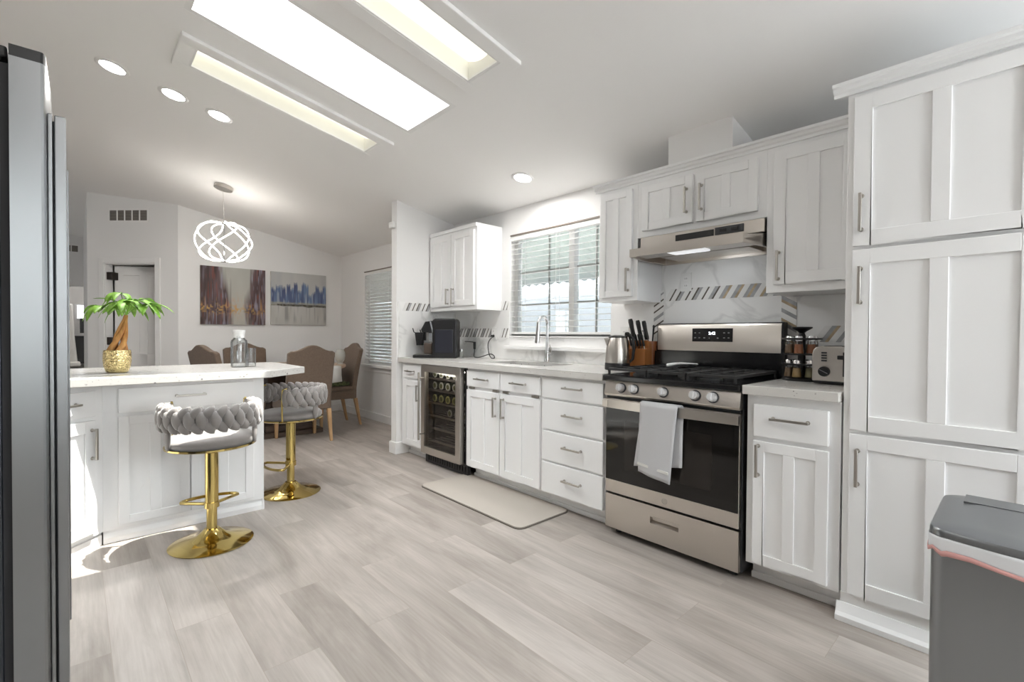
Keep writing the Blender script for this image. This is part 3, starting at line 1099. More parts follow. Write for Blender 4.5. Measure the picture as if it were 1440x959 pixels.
# narrow base cabinet by the partition
o = thing('base_cabinet', 'narrow white base cabinet between partition wall and wine cooler', 'cabinet', (2.26, 3.79, 0))
carcass(FB, 3.60, 3.99, 0.59, BZ0, BZ1, o, True)
d = slab(FB, 3.63, 3.93, 0.725, 0.845, o)
handle(FB, 3.80, 0.79, d, False, 0.13)
d = shaker(FB, 3.63, 3.93, 0.115, 0.705, o)
handle(FB, 3.665, 0.60, d, True)
# sink base
o = thing('base_cabinet', 'white two-door sink cabinet right of the wine cooler', 'cabinet', (2.26, 2.57, 0))
carcass(FB, 2.162, 2.975, 0.59, BZ0, BZ1, o, True)
for a0, a1, ha in ((2.577, 2.962, 2.615), (2.172, 2.565, 2.527)):
    d = slab(FB, a0, a1, 0.727, 0.848, o, 'false_drawer')
    handle(FB, (a0 + a1) / 2, 0.79, d, False)
    d = shaker(FB, a0, a1, 0.108, 0.70, o)
    handle(FB, ha, 0.60, d, True)
    st = MB()
    for q in (a0 + 0.05, a1 - 0.05):
        st.fbox(FB, q - 0.03, q + 0.03, 0.002, 0.014, 0.707, 0.721)
    st.build('catch', M['nickel'], o)
# drawer bank
o = thing('base_cabinet', 'white four-drawer base cabinet left of the range', 'cabinet', (2.26, 1.9, 0))
carcass(FB, 1.648, 2.162, 0.59, BZ0, BZ1, o, True)
for z0, z1 in ((0.722, 0.848), (0.520, 0.708), (0.318, 0.506), (0.108, 0.304)):
    d = slab(FB, 1.660, 2.150, z0, z1, o)
    handle(FB, 1.885, (z0 + z1) / 2 + 0.012, d, False)
# right base cabinet
o = thing('base_cabinet', 'white one-door base cabinet between range and tall pantry', 'cabinet', (2.26, 0.69, 0))
carcass(FB, 0.507, 0.868, 0.59, BZ0, BZ1, o, True)
d = slab(FB, 0.545, 0.835, 0.680, 0.825, o)
handle(FB, 0.685, 0.768, d, False, 0.15)
d = shaker(FB, 0.545, 0.835, 0.112, 0.66, o, stile=0.045, mid=0.045)
handle(FB, 0.812, 0.575, d, True)

# tall pantry
o = thing('pantry_cabinet', 'tall white pantry cabinet at the right end of kitchen', 'cabinet', (2.26, 0.2, 0))
carcass(FB, -0.07, 0.5, 0.59, 0.11, 2.10, o)
MB().fbox(FB, -0.07, 0.5, -0.59, 0.004, 0.0, 0.11).extrude([(2.226, 0.512, 0), (2.256, 0.512, 0), (2.256, 0.512, 0.07), (2.250, 0.512, 0.07), (2.236, 0.512, 0.035), (2.226, 0.512, 0.022)], (0, -0.582, 0)).build('plinth', M['cab'], o, bevel=0.002)
for z0, z1, hz in ((1.482, 2.060, 1.607), (0.765, 1.466, 1.327), (0.085 + 0.03, 0.748, 0.62)):
    d = shaker(FB, -0.035, 0.475, z0, z1, o, stile=0.057, mid=0.052)
    handle(FB, 0.447, hz, d, True)


def crown(y0, y1, x, z, parent, ret=False):
    prof = [(x, z - 0.004), (x - 0.012, z - 0.004), (x - 0.014, z + 0.008), (x - 0.024, z + 0.014), (x - 0.028, z + 0.026), (x - 0.04, z + 0.030), (x - 0.042, z + 0.042), (x, z + 0.042)]
    c = MB().extrude([(px, y0, pz) for px, pz in prof], (0, y1 - y0, 0))
    return c.build('crown_moulding', M['cab'], parent)


crown(-0.07, 0.545, 2.26, 2.083, o)

# upper cabinets
o = thing('wall_cabinet', 'white two-door wall cabinet above the coffee machine', 'cabinet', (2.57, 3.6, 1.34))
carcass(FU, 3.255, 3.985, 0.288, 1.345, 2.10, o)
MB().fbox(FU, 3.255, 3.985, 0.0, 0.014, 2.068, 2.10).build('top_rail', M['cab'], o, bevel=0.002)
for a0, a1, ha in ((3.63, 3.965, 3.665), (3.285, 3.615, 3.58)):
    d = shaker(FU, a0, a1, 1.385, 2.045, o)
    handle(FU, ha, 1.475, d, True)
o = thing('wall_cabinet', 'narrow white wall cabinet between kitchen window and range hood', 'cabinet', (2.57, 1.8, 1.34))
carcass(FU, 1.652, 1.945, 0.288, 1.345, 2.085, o)
d = shaker(FU, 1.685, 1.925, 1.372, 2.04, o, stile=0.042, mid=0.042)
handle(FU, 1.708, 1.475, d, True)
crown(1.652, 1.975, 2.57, 2.072, o)
o = thing('wall_cabinet', 'short white two-door wall cabinet over the range hood', 'cabinet', (2.57, 1.27, 1.73))
carcass(FU, 0.905, 1.652, 0.288, 1.728, 2.085, o)
for a0, a1, ha in ((1.292, 1.615, 1.325), (0.945, 1.268, 1.238)):
    d = shaker(FU, a0, a1, 1.765, 2.035, o, stile=0.045, mid=0.048)
    handle(FU, ha, 1.893, d, True)
crown(0.905, 1.652, 2.57, 2.072, o)
o = thing('wall_cabinet', 'white single-door wall cabinet between range hood and pantry', 'cabinet', (2.57, 0.7, 1.34))
carcass(FU, 0.502, 0.905, 0.288, 1.345, 2.085, o)
d = shaker(FU, 0.525, 0.868, 1.385, 2.045, o, stile=0.055, mid=0.05)
handle(FU, 0.842, 1.475, d, True)
crown(0.502, 0.905, 2.57, 2.072, o)

# ------------------------------------------------------------------ countertops, sink, faucet
CT0, CT1 = 0.867, 0.907
SX0, SX1, SY0, SY1 = 2.40, 2.725, 2.28, 2.93
ct = MB()
ct.box(2.215, SX0, 1.648, 3.995, CT0, CT1)
ct.box(SX1, XW - 0.012, 1.648, 3.995, CT0, CT1)
ct.box(SX0, SX1, 1.648, SY0, CT0, CT1)
ct.box(SX0, SX1, SY1, 3.995, CT0, CT1)
ct = ct.build('countertop', M['quartz'])
tag(ct, 'long speckled white quartz countertop under the kitchen window', 'countertop')
ct = MB().box(2.215, XW - 0.012, 0.506, 0.876, CT0, CT1).build('countertop', M['quartz'], bevel=0.003)
tag(ct, 'short speckled quartz countertop between range and pantry', 'countertop')

o = thing('sink', 'stainless undermount sink in the window countertop', 'sink', ((SX0 + SX1) / 2, (SY0 + SY1) / 2, 0.68))
s = MB()
t = 0.004
e = 0.006
s.box(SX0 - e, SX1 + e, SY0 - e, SY1 + e, 0.68, 0.684)
s.box(SX0 - e, SX0 - e + t, SY0 - e, SY1 + e, 0.684, 0.866)
s.box(SX1 + e - t, SX1 + e, SY0 - e, SY1 + e, 0.684, 0.866)
s.box(SX0, SX1, SY0 - e, SY0 - e + t, 0.684, 0.866)
s.box(SX0, SX1, SY1 + e - t, SY1 + e, 0.684, 0.866)
s.build('basin', M['steel'], o)
MB().box(SX0, SX1, 2.59, 2.602, 0.684, 0.84).build('divider', M['steel'], o)
MB().cyl((2.60, 2.42, 0.684), (2.60, 2.42, 0.688), 0.04).build('drain', M['chrome'], o, smooth=40)

o = thing('faucet', 'chrome pull-down faucet standing behind the sink', 'faucet', (2.785, 2.62, CT1))
fx, fy = 2.785, 2.615
bp_ = [(fx - 0.028, fy - 0.13)] + [(fx + 0.028 * math.sin(q), fy - 0.11 - 0.028 * math.cos(q)) for q in (0.3, 0.9, 1.5)]
MB().prism([(fx - 0.03, fy - 0.12), (fx - 0.018, fy - 0.135), (fx + 0.018, fy - 0.135), (fx + 0.03, fy - 0.12), (fx + 0.03, fy + 0.12), (fx + 0.018, fy + 0.135), (fx - 0.018, fy + 0.135), (fx - 0.03, fy + 0.12)], CT1, CT1 + 0.008).build('base_plate', M['chrome'], o, bevel=0.003)
MB().lathe([(0.026, 0.008), (0.026, 0.02), (0.021, 0.05), (0.017, 0.10), (0.0145, 0.17), (0.0135, 0.30), (0.0, 0.30)], (fx, fy, CT1)).build('body', M['chrome'], o, smooth=50)
pts = []
for i in range(15):
    q = PI * i / 14 * 0.93
    pts.append((fx - 0.052 + 0.052 * math.cos(q), fy, CT1 + 0.30 + 0.062 * math.sin(q)))
MB().tube(pts, 0.0135, 16).build('spout', M['chrome'], o, smooth=60)
hx, hzp = pts[-1][0], pts[-1][2]
MB().cyl((hx, fy, hzp + 0.005), (hx - 0.012, fy, hzp - 0.16), 0.0145, 0.022, 20).build('spray_head', M['chrome'], o, smooth=50)
MB().cyl((fx, fy - 0.015, CT1 + 0.07), (fx, fy - 0.05, CT1 + 0.07), 0.013, 0.012).tube([(fx, fy - 0.043, CT1 + 0.07), (fx - 0.01, fy - 0.05, CT1 + 0.11), (fx - 0.03, fy - 0.055, CT1 + 0.14)], 0.006).build('lever', M['chrome'], o, smooth=50)

# ------------------------------------------------------------------ backsplash
BS0, BS1 = CT1, 1.343
o = thing('backsplash', 'white marble backsplash with diagonal striped tile bands on kitchen wall', 'backsplash', (XW, 2.2, BS0))
bs = MB()
bx0 = XW - 0.010
for (ya, yb, za, zb) in ((3.14, 3.9895, BS0, 1.43), (2.05, 3.14, BS0, 1.0), (1.648, 2.05, BS0, BS1), (0.885, 1.648, BS0, 1.72), (0.506, 0.885, BS0, BS1)):
    bs.box(bx0, XW - 0.001, ya, yb, za, zb)
bs.build('marble_slab', M['marble'], o)
TW = {'w': 0.032, 'g': 0.022, 'd': 0.011, 't': 0.016}
TM = [M['stone_white'], M['stone_grey'], M['stone_dark'], M['stone_tan']]


def tile_band(P, U, Nn, length, z0, height, seq, horizontal=True, lean=0.055, parent=None):
    """leaning strips of tile along U, or stacked upwards: one band, one mesh"""
    mb = MB()
    a0 = 0.0
    i = 0
    while a0 < length - 0.004:
        k = seq[i % len(seq)]
        i += 1
        a1 = min(a0 + TW[k], length)
        mb.cur = 'wgdt'.index(k)
        if horizontal:
            q = [P + U * a0 + V(0, 0, z0), P + U * a1 + V(0, 0, z0), P + U * min(a1 + lean, length) + V(0, 0, z0 + height), P + U * min(a0 + lean, length) + V(0, 0, z0 + height)]
        else:
            q = [P + V(0, 0, z0 + a0), P + U * height + V(0, 0, z0 + a0 - lean), P + U * height + V(0, 0, z0 + a1 - lean), P + V(0, 0, z0 + a1)]
        mb.extrude(q, Nn * 0.003)
        a0 = a1
    mb.build('accent_tile', TM, parent or o)


NX = V(-1, 0, 0)
DY = V(0, -1, 0)
PB = lambda y: V(bx0, y, 0)
tile_band(PB(3.985), DY, NX, 0.60, 1.10, 0.083, 'wdwdgd', lean=0.045)
tile_band(PB(3.275), DY, NX, 0.12, 1.10, 0.083, 'wdwd', lean=0.035)
tile_band(PB(3.26), DY, NX, 0.11, 1.347, 0.08, 'wdwd', lean=0.035)
tile_band(PB(1.625), DY, NX, 0.74, 1.352, 0.075, 'wdwdgwdwdgwdwgdwgtwgtwgtgwtgwgt', lean=0.045)
tile_band(PB(1.702), DY, NX, 0.27, 1.10, 0.07, 'wdwdwg', False, -0.045)
tile_band(PB(0.922), DY, NX, 0.29, 1.09, 0.075, 'wtgwgtwg', False, 0.045)
tile_band(PB(0.77), DY, NX, 0.26, 1.10, 0.083, 'wgtwgw')
o2 = thing('backsplash', 'short marble return with diagonal tile strip on the partition wall', 'backsplash', (2.5, 4.0, BS0))
MB().box(2.225, bx0, 3.99, 4.0, BS0, 1.43).build('return_slab', M['marble'], o2)
tile_band(V(2.262, 3.99, 0), V(1, 0, 0), V(0, -1, 0), 0.32, 1.347, 0.075, 'wdgwd', lean=0.035, parent=o2)


def outlet(P, U, Nn, label, sockets=True):
    r = thing('wall_outlet', label, 'outlet', P)
    F = (P, U, Nn)
    MB().fbox(F, -0.036, 0.036, 0.0, 0.006, -0.058, 0.058).build('cover_plate', M['white'], r, bevel=0.002)
    s_ = MB()
    for z in (-0.022, 0.022):
        s_.fbox(F, -0.016, 0.016, 0.006, 0.0085, z - 0.014, z + 0.014)
    s_.build('socket', M['trim'], r, bevel=0.001)
    sl_ = MB()
    for z in (-0.022, 0.022):
        for a in (-0.006, 0.006):
            sl_.fbox(F, a - 0.001, a + 0.001, 0.0085, 0.0090, z - 0.005, z + 0.005)
    sl_.build('slot', M['black'], r)
    return r


outlet(V(bx0 - 0.003, 3.345, 1.135), V(0, 1, 0), NX, 'white outlet plate left of the kitchen window with a black plug')
outlet(V(bx0, 1.475, 1.466), V(0, 1, 0), NX, 'white outlet on the marble under the range hood')
outlet(V(XW - 0.010, 1.93, 1.13), V(0, 1, 0), NX, 'white outlet plate behind the electric kettle')

# ------------------------------------------------------------------ wine cooler
WY0, WY1 = 2.982, 3.592
o = thing('wine_cooler', 'stainless framed under-counter wine cooler with glass door', 'wine cooler', (2.25, 3.29, 0))
wb = MB()
wb.box(2.262, 2.82, WY0, WY0 + 0.03, 0.09, 0.862)
wb.box(2.262, 2.82, WY1 - 0.03, WY1, 0.09, 0.862)
wb.box(2.262, 2.82, WY0 + 0.03, WY1 - 0.03, 0.09, 0.13)
wb.box(2.262, 2.82, WY0 + 0.03, WY1 - 0.03, 0.83, 0.862)
wb.box(2.78, 2.82, WY0 + 0.03, WY1 - 0.03, 0.13, 0.83)
wb.build('body', M['black'], o)
gr = MB().box(2.27, 2.30, WY0, WY1, 0.008, 0.088)
for i in range(16):
    y = WY0 + 0.03 + i * 0.035
    gr.box(2.264, 2.27, y, y + 0.022, 0.03, 0.075)
gr.build('toe_grille', M['black'], o)
FWc = kit(2.26)
dY0, dY1, dZ0, dZ1 = WY0 + 0.03, WY1 - 0.006, 0.10, 0.862
fr = MB()
fr.fbox(FWc, dY0, dY0 + 0.062, 0.002, 0.045, dZ0, dZ1)
fr.fbox(FWc, dY1 - 0.055, dY1, 0.002, 0.045, dZ0, dZ1)
fr.fbox(FWc, dY0 + 0.062, dY1 - 0.055, 0.002, 0.045, dZ0, dZ0 + 0.06)
fr.fbox(FWc, dY0 + 0.062, dY1 - 0.055, 0.002, 0.045, dZ1 - 0.06, dZ1)
d = fr.build('door_frame', M['steel'], o, bevel=0.002)
MB().fbox(FWc, dY0 + 0.06, dY1 - 0.053, 0.026, 0.032, dZ0 + 0.058, dZ1 - 0.058).build('glass', M['darkglass'], d)
hb = MB()
hY = dY1 - 0.06
hb.cyl((2.155, hY, 0.22), (2.155, hY, 0.80), 0.0085, n=16)
for z in (0.27, 0.75):
    hb.cyl((2.155, hY, z), (2.215, hY, z), 0.006, n=12)
hb.build('handle', M['nickel'], d, smooth=40)
cl_ = lamp_area('cooler_fill_lamp', (0, 0, 0), (0.35, 0, -1), 0.3, 1.0, (1, 0.97, 0.92))  # lamp added inside to brighten the bottle ends
cl_.parent = o
cl_.location = V(2.252, 3.29, 0.812) - o.location
shelf_z = [0.205, 0.315, 0.425, 0.535, 0.645, 0.745]
for z in shelf_z:
    sm = MB()
    for i in range(9):
        x = 2.29 + i * 0.058
        sm.box(x, x + 0.01, WY0 + 0.031, WY1 - 0.031, z - 0.006, z)
    sm.box(2.278, 2.288, WY0 + 0.031, WY1 - 0.031, z - 0.012, z + 0.004)
    sm.build('shelf', M['nickel'], o)
MB().box(2.270, 2.276, WY0 + 0.05, WY1 - 0.05, 0.820, 0.829).build('added_light_strip', mat('cooler_fill_glow', (1, 1, 1), 0.4, emit=(1, 0.97, 0.9), estr=5.0), o)  # glowing strip added to light the cooler interior


def make_bottle(name):
    """a bottle lying along +x, foot away from the door, built at the origin"""
    r = thing(name, '', 'bottle')
    prof = [(0.0, 0.30), (0.034, 0.30), (0.036, 0.295), (0.036, 0.11), (0.032, 0.09), (0.016, 0.065), (0.0135, 0.055), (0.0135, 0.02), (0.0, 0.02)]
    body = MB()
    n = 18
    for prow in (prof,):
        vs, rows_ = [], []
        for rr, x in prow:
            if rr == 0:
                rows_.append([len(vs)])
                vs.append((x, 0, 0))
            else:
                rows_.append(list(range(len(vs), len(vs) + n)))
                vs += [(x, rr * math.cos(2 * PI * i / n), rr * math.sin(2 * PI * i / n)) for i in range(n)]
        fs = []
        for A, B in zip(rows_, rows_[1:]):
            for i in range(n):
                j = (i + 1) % n
                if len(A) == 1:
                    fs.append([A[0], B[i], B[j]])
                elif len(B) == 1:
                    fs.append([A[i], A[j], B[0]])
                else:
                    fs.append([A[i], A[j], B[j], B[i]])
        body.add(vs, fs)
    body.build('glass_body', M['wine'], r, smooth=40)
    ft = MB()
    ft.cyl((0.2995, 0, 0), (0.3025, 0, 0), 0.0345, 0.031, 18)
    ft.build('foot', M['foil'], r, smooth=30)
    MB().cyl((0.3024, 0, 0), (0.3032, 0, 0), 0.021, 0.019, 18).build('punt', M['wine2'], r, smooth=30)
    return r


ordn = ['leftmost', 'second from left', 'third from left', 'fourth from left', 'fifth from left']
proto = make_bottle('wine_bottle')
rowname = {5: 'top rack', 4: 'second rack from top', 3: 'third rack from top', 2: 'fourth rack from top', 1: 'fifth rack from top'}
first = True
for ri, cnt in ((5, 5), (4, 5), (3, 5), (2, 3), (1, 2)):
    for k in range(cnt):
        b = proto if first else copy_tree(proto)
        first = False
        yy = WY1 - 0.095 - k * 0.098 if cnt == 5 else WY0 + 0.095 + (cnt - 1 - k) * 0.098
        b.rotation_euler.z = PI
        b.location = (2.60, yy, shelf_z[ri] + 0.0365)
        if ri in (3,):
            for chd in b.children:
                if chd.name.startswith('foot'):
                    chd.data = chd.data.copy()
                    chd.data.materials[0] = M['foilg']
        if cnt == 5:
            lb = f'wine bottle on the {rowname[ri]} of the wine cooler, {ordn[k]}'
        else:
            lb = f'wine bottle on the {rowname[ri]} of the cooler, {["farthest left of its few", "nearest the hinge side", "beside the door stile"][k] if cnt == 3 else ["left one of the pair", "right one of the pair"][k]}'
        tag(b, lb, 'bottle', 'wine bottles lying in the wine cooler')

# ------------------------------------------------------------------ coffee machine and neighbours
cm = thing('coffee_machine', 'black automatic coffee machine in the counter corner', 'coffee machine', (2.49, 3.76, CT1), math.radians(136))


class LMB(MB):
    """shapes in the local frame of a rotated thing: build() keeps the coordinates local"""

    def build(self, name, material, parent=None, **k):
        loc = parent
        off = V(0, 0, 0)
        while loc is not None:
            off += loc.location
            loc = loc.parent
        self.v = [p + off for p in self.v]
        return MB.build(self, name, material, parent, **k)


# local +x is the front of the machine
LMB().extrude([(-0.205, -0.115, 0.012), (0.02, -0.115, 0.012), (0.02, -0.115, 0.345), (0.0, -0.115, 0.362), (-0.19, -0.115, 0.362), (-0.205, -0.115, 0.335)], (0, 0.23, 0)).build('body', M['black'], cm, bevel=0.012, seg=3)
LMB().extrude([(0.0, -0.11, 0.235), (0.115, -0.11, 0.235), (0.125, -0.11, 0.262), (0.085, -0.11, 0.333), (0.0, -0.11, 0.345)], (0, 0.22, 0)).build('head', M['black'], cm, bevel=0.006)
LMB().extrude([(0.118, -0.10, 0.266), (0.121, -0.10, 0.268), (0.087, -0.10, 0.334), (0.082, -0.10, 0.333)], (0, 0.2, 0)).build('control_panel', M['darkgrey'], cm)
LMB().extrude([(0.006, -0.1125, 0.235), (0.02, -0.1125, 0.235), (0.045, -0.1125, 0.335), (0.033, -0.1125, 0.345)], (0, 0.225, 0)).build('chrome_trim', M['chrome'], cm)
LMB().box(-0.205, 0.20, -0.115, 0.115, 0.0, 0.03).build('drip_tray', M['black'], cm, bevel=0.01, seg=3)
LMB().box(0.04, 0.19, -0.09, 0.09, 0.03, 0.034).build('tray_grille', M['steel'], cm)
LMB().box(-0.17, -0.005, 0.1145, 0.118, 0.05, 0.26).build('side_panel', M['screen'], cm, bevel=0.002)
LMB().box(0.03, 0.07, -0.035, 0.035, 0.15, 0.235).build('spout', M['chrome'], cm, bevel=0.006)
LMB().hexa([(0.03, -0.05, 0.035), (0.11, -0.05, 0.035), (0.11, 0.05, 0.035), (0.03, 0.05, 0.035)], [(0.03, -0.05, 0.14), (0.11, -0.05, 0.14), (0.11, 0.05, 0.14), (0.03, 0.05, 0.14)]).build('coffee_box', M['milk'], cm, bevel=0.01)
LMB().hexa([(0.13, -0.04, 0.115), (0.18, -0.04, 0.115), (0.18, 0.045, 0.115), (0.13, 0.045, 0.115)], [(0.12, -0.045, 0.235), (0.195, -0.045, 0.235), (0.195, 0.05, 0.235), (0.12, 0.05, 0.235)]).tube([(0.185, 0.0, 0.22), (0.215, 0.0, 0.24), (0.225, 0.0, 0.275)], 0.005, 8).tube([(0.14, 0.03, 0.23), (0.15, 0.03, 0.26)], 0.006, 8).build('milk_container', M['black'], cm, smooth=40, bevel=0.004)
LMB().box(0.10, 0.125, -0.02, 0.02, 0.16, 0.235).build('milk_bracket', M['black'], cm)

cr = [(2.70, 3.60, 1.06), (2.79, 3.62, 1.055), (2.82, 3.605, 1.04), (2.815, 3.60, 0.97), (2.78, 3.56, 0.917), (2.74, 3.47, 0.912), (2.735, 3.38, 0.925), (2.74, 3.31, 0.945), (2.75, 3.27, 0.95), (2.752, 3.235, 0.935), (2.75, 3.232, 0.914), (2.747, 3.26, 0.911), (2.76, 3.315, 0.95), (2.775, 3.35, 1.03), (2.79, 3.345, 1.075), (2.82, 3.335, 1.105), (2.832, 3.345, 1.113)]
# smooth the cord by Catmull-Rom
cpts = []
P_ = [V(*p) for p in cr]
for i in range(len(P_) - 1):
    p0, p1, p2, p3 = P_[max(i - 1, 0)], P_[i], P_[i + 1], P_[min(i + 2, len(P_) - 1)]
    for k in range(6):
        q = k / 6
        cpts.append(0.5 * ((2 * p1) + (p2 - p0) * q + (2 * p0 - 5 * p1 + 4 * p2 - p3) * q * q + (3 * p1 - p0 - 3 * p2 + p3) * q ** 3))
cpts.append(P_[-1])
cpts = [V(p.x, p.y, max(p.z, 0.9135)) for p in cpts]
o = thing('power_cord', 'black power cord looping from coffee machine to wall outlet', 'cord', (2.75, 3.4, 0.912))
MB().tube(cpts, 0.0042, 8).build('cable', M['rubber'], o, smooth=60)
MB().cyl((2.815, 3.345, 1.113), (2.838, 3.345, 1.113), 0.009, 0.014, 14).build('plug', M['black'], o, smooth=50)
MB().cyl((2.818, 3.602, 0.985), (2.818, 3.602, 1.055), 0.011, 0.013, 14).build('adapter', M['black'], o, smooth=50)
o = thing('salt_shaker', 'small clear glass shaker beside the coffee machine', 'shaker', (2.635, 3.565, CT1))
MB().lathe([(0.0, 0.0), (0.019, 0.0), (0.02, 0.01), (0.016, 0.06), (0.0, 0.06)], (2.635, 3.565, CT1)).build('jar', M['glass'], o, smooth=50)
MB().lathe([(0.017, 0.06), (0.017, 0.075), (0.010, 0.085), (0.0, 0.086)], (2.635, 3.565, CT1)).build('cap', M['chrome'], o, smooth=50)

# ------------------------------------------------------------------ range
RY0, RY1 = 0.886, 1.636
o = thing('range', 'stainless freestanding gas range with black oven glass', 'range', (2.26, 1.26, 0))
MB().box(2.262, 2.80, RY0, RY1, 0.03, 0.872).build('body', M['darkgrey'], o, bevel=0.003)
MB().box(2.205, 2.785, RY0 - 0.002, RY1 + 0.002, 0.874, 0.905).build('cooktop', M['blackg'], o, bevel=0.006)
# control panel, leaning slightly back
cp = MB().extrude([(2.262, RY0, 0.788), (2.222, RY0, 0.788), (2.214, RY0, 0.80), (2.232, RY0, 0.872), (2.262, RY0, 0.872)], (0, RY1 - RY0, 0)).build('control_panel', M['steelh'], o, bevel=0.002)
for i, y in enumerate((1.522, 1.442, 1.268, 1.098, 1.010)):
    kx, kz = 2.222, 0.836
    axis = V(-1, 0, 0.22).normalized()
    c0 = V(kx, y, kz)
    kb = MB()
    kb.cyl(c0 + axis * 0.004, c0 + axis * 0.030, 0.0225, 0.020, 28)
    up = V(0.22, 0, 1).normalized()
    c1 = c0 + axis * 0.030
    for s_ in (1,):
        w = V(0, 1, 0) * 0.0045
        u_ = up * 0.016
        vs = [c1 - w - u_, c1 + w - u_, c1 + w + u_, c1 - w + u_]
        kb.extrude(vs, axis * 0.008)
    kb = kb.build('knob', M['knob'], o, smooth=35)
    MB().cyl(c0, c0 + axis * 0.004, 0.0275, 0.0275, 28).build('shade_ring', M['darkgrey'], kb, smooth=35)  # dark ring stands in for the shade around the knob
MB().box(2.240, 2.262, RY0 + 0.004, RY1 - 0.004, 0.772, 0.787).build('vent_gap', M['black'], o)
vs_ = MB()
for k in range(6):
    y = RY0 + 0.08 + k * 0.105
    vs_.box(2.2375, 2.24, y, y + 0.075, 0.775, 0.783)
# oven door
FR = kit(2.26)
dr = MB().fbox(FR, RY0 + 0.004, RY1 - 0.004, 0.0, 0.028, 0.24, 0.770).build('oven_door', M['steelh'], o, bevel=0.003)
MB().fbox(FR, RY0 + 0.006, RY1 - 0.006, 0.028, 0.031, 0.312, 0.752).build('glass', M['ovenglass'], dr, bevel=0.001)
MB().fbox(FR, RY0 + 0.13, RY1 - 0.13, 0.031, 0.0314, 0.385, 0.655).build('inner_window', mat('oven_window', (0.018, 0.015, 0.013), 0.06, spec=0.35), dr)
hd = MB()
hp = []
for i in range(21):
    q = i / 20
    y = RY0 + 0.0 + (RY1 - RY0 - 0.0) * q
    hp.append((2.205 - 0.016 * math.sin(PI * q), y))
top_, bot_ = 0.770, 0.722
n_ = len(hp)
outer = [(x, y) for x, y in hp]
inner = [(x + 0.013, y) for x, y in hp]
for (xa, ya), (xb, yb), (xc, yc), (xd, yd) in zip(outer, outer[1:], inner[1:], inner):
    hd.hexa([(xa, ya, bot_), (xb, yb, bot_), (xc, yc, bot_), (xd, yd, bot_)], [(xa, ya, top_), (xb, yb, top_), (xc, yc, top_), (xd, yd, top_)])
hd.box(2.20, 2.233, RY0 + 0.0, RY0 + 0.035, 0.727, 0.762).box(2.20, 2.233, RY1 - 0.035, RY1 - 0.0, 0.727, 0.762)
hd.build('handle', M['steelh'], dr, smooth=30)
# round maker's badge: ring and curled letters in relief
bc = V(2.2318, 1.262, 0.272)
bd = MB()
ring = [bc + V(-0.0008, 0.0145 * math.cos(2 * PI * i / 28), 0.0145 * math.sin(2 * PI * i / 28)) for i in range(28)]
bd.tube(ring, 0.0011, 6, closed=True)
bd.cyl(bc, bc + V(-0.0006, 0, 0), 0.0145, n=28)
bg_ = bd.build('badge', M['nickel'], dr, smooth=40)
text_mesh('GE', 0.015, bc + V(-0.0012, 0, 0), V(0, -1, 0), NX, 'badge_lettering', M['steel'], dr)
# storage drawer with a recessed pull
sdz0, sdz1 = 0.038, 0.228
py0, py1, pz0, pz1 = 1.185, 1.345, 0.135, 0.170
dw = MB()
for (ya, yb, za, zb) in ((RY0 + 0.004, py0, sdz0, sdz1), (py1, RY1 - 0.004, sdz0, sdz1), (py0, py1, sdz0, pz0), (py0, py1, pz1, sdz1)):
    dw.fbox(FR, ya, yb, 0.004, 0.026, za, zb)
dw.fbox(FR, py0, py1, 0.0, 0.004, pz0, pz1)
dw = dw.build('storage_drawer', M['steelh'], o)
pl = MB()
pl.extrude([(2.2555, py0, pz1), (2.2555, py0, pz0 + 0.012), (2.2345, py0, pz0), (2.2345, py0, pz0 - 0.0008), (2.2558, py0, pz0 - 0.0008), (2.2558, py0, pz1)], (0, py1 - py0, 0))
pl.fbox(FR, py0 - 0.004, py1 + 0.004, 0.026, 0.0275, pz1, pz1 + 0.004)
pl.build('recessed_pull', M['steel'], dw)
MB().box(2.256, 2.26, RY0 + 0.006, RY1 - 0.006, 0.229, 0.239).build('drawer_gap', M['black'], o)
for y in (RY0 + 0.05, RY1 - 0.05):
    for x in (2.30, 2.74):
        MB().cyl((x, y, 0.0), (x, y, 0.03), 0.018, 0.015, 16).build('foot', M['black'], o, smooth=40)
# back guard
bgd = MB().extrude([(2.80, RY0, 0.89), (2.755, RY0, 0.905), (2.755, RY0, 1.03), (2.775, RY0, 1.03), (2.775, RY0, 1.06), (2.80, RY0, 1.06)], (0, RY1 - RY0, 0)).build('splash_panel', M['blackg'], o)
MB().extrude([(2.838, RY0, 0.90), (2.80, RY0, 0.90), (2.80, RY0, 1.03), (2.778, RY0, 1.03), (2.782, RY0, 1.19), (2.79, RY0, 1.204), (2.838, RY0, 1.204)], (0, RY1 - RY0, 0)).build('backguard', M['black'], o, bevel=0.003)
MB().extrude([(2.7775, RY0 + 0.012, 1.036), (2.7725, RY0 + 0.012, 1.036), (2.7775, RY0 + 0.012, 1.186), (2.784, RY0 + 0.012, 1.198), (2.788, RY0 + 0.012, 1.198), (2.7815, RY0 + 0.012, 1.186)], (0, RY1 - RY0 - 0.02, 0)).build('backguard_panel', M['steelh'], o, smooth=30)
FDp = (V(2.7735, 0, 0), V(0, 1, 0), NX)
dsp = MB().extrude([(2.7745, 1.152, 1.093), (2.7715, 1.152, 1.093), (2.7735, 1.152, 1.172), (2.778, 1.152, 1.172)], (0, 0.242, 0)).build('control_display', M['blackg'], o, bevel=0.001)
text_mesh('2:42', 0.024, V(2.7716, 1.272, 1.142), V(0, -1, 0), NX, 'clock_digits', M['display'], dsp)
ic = MB()
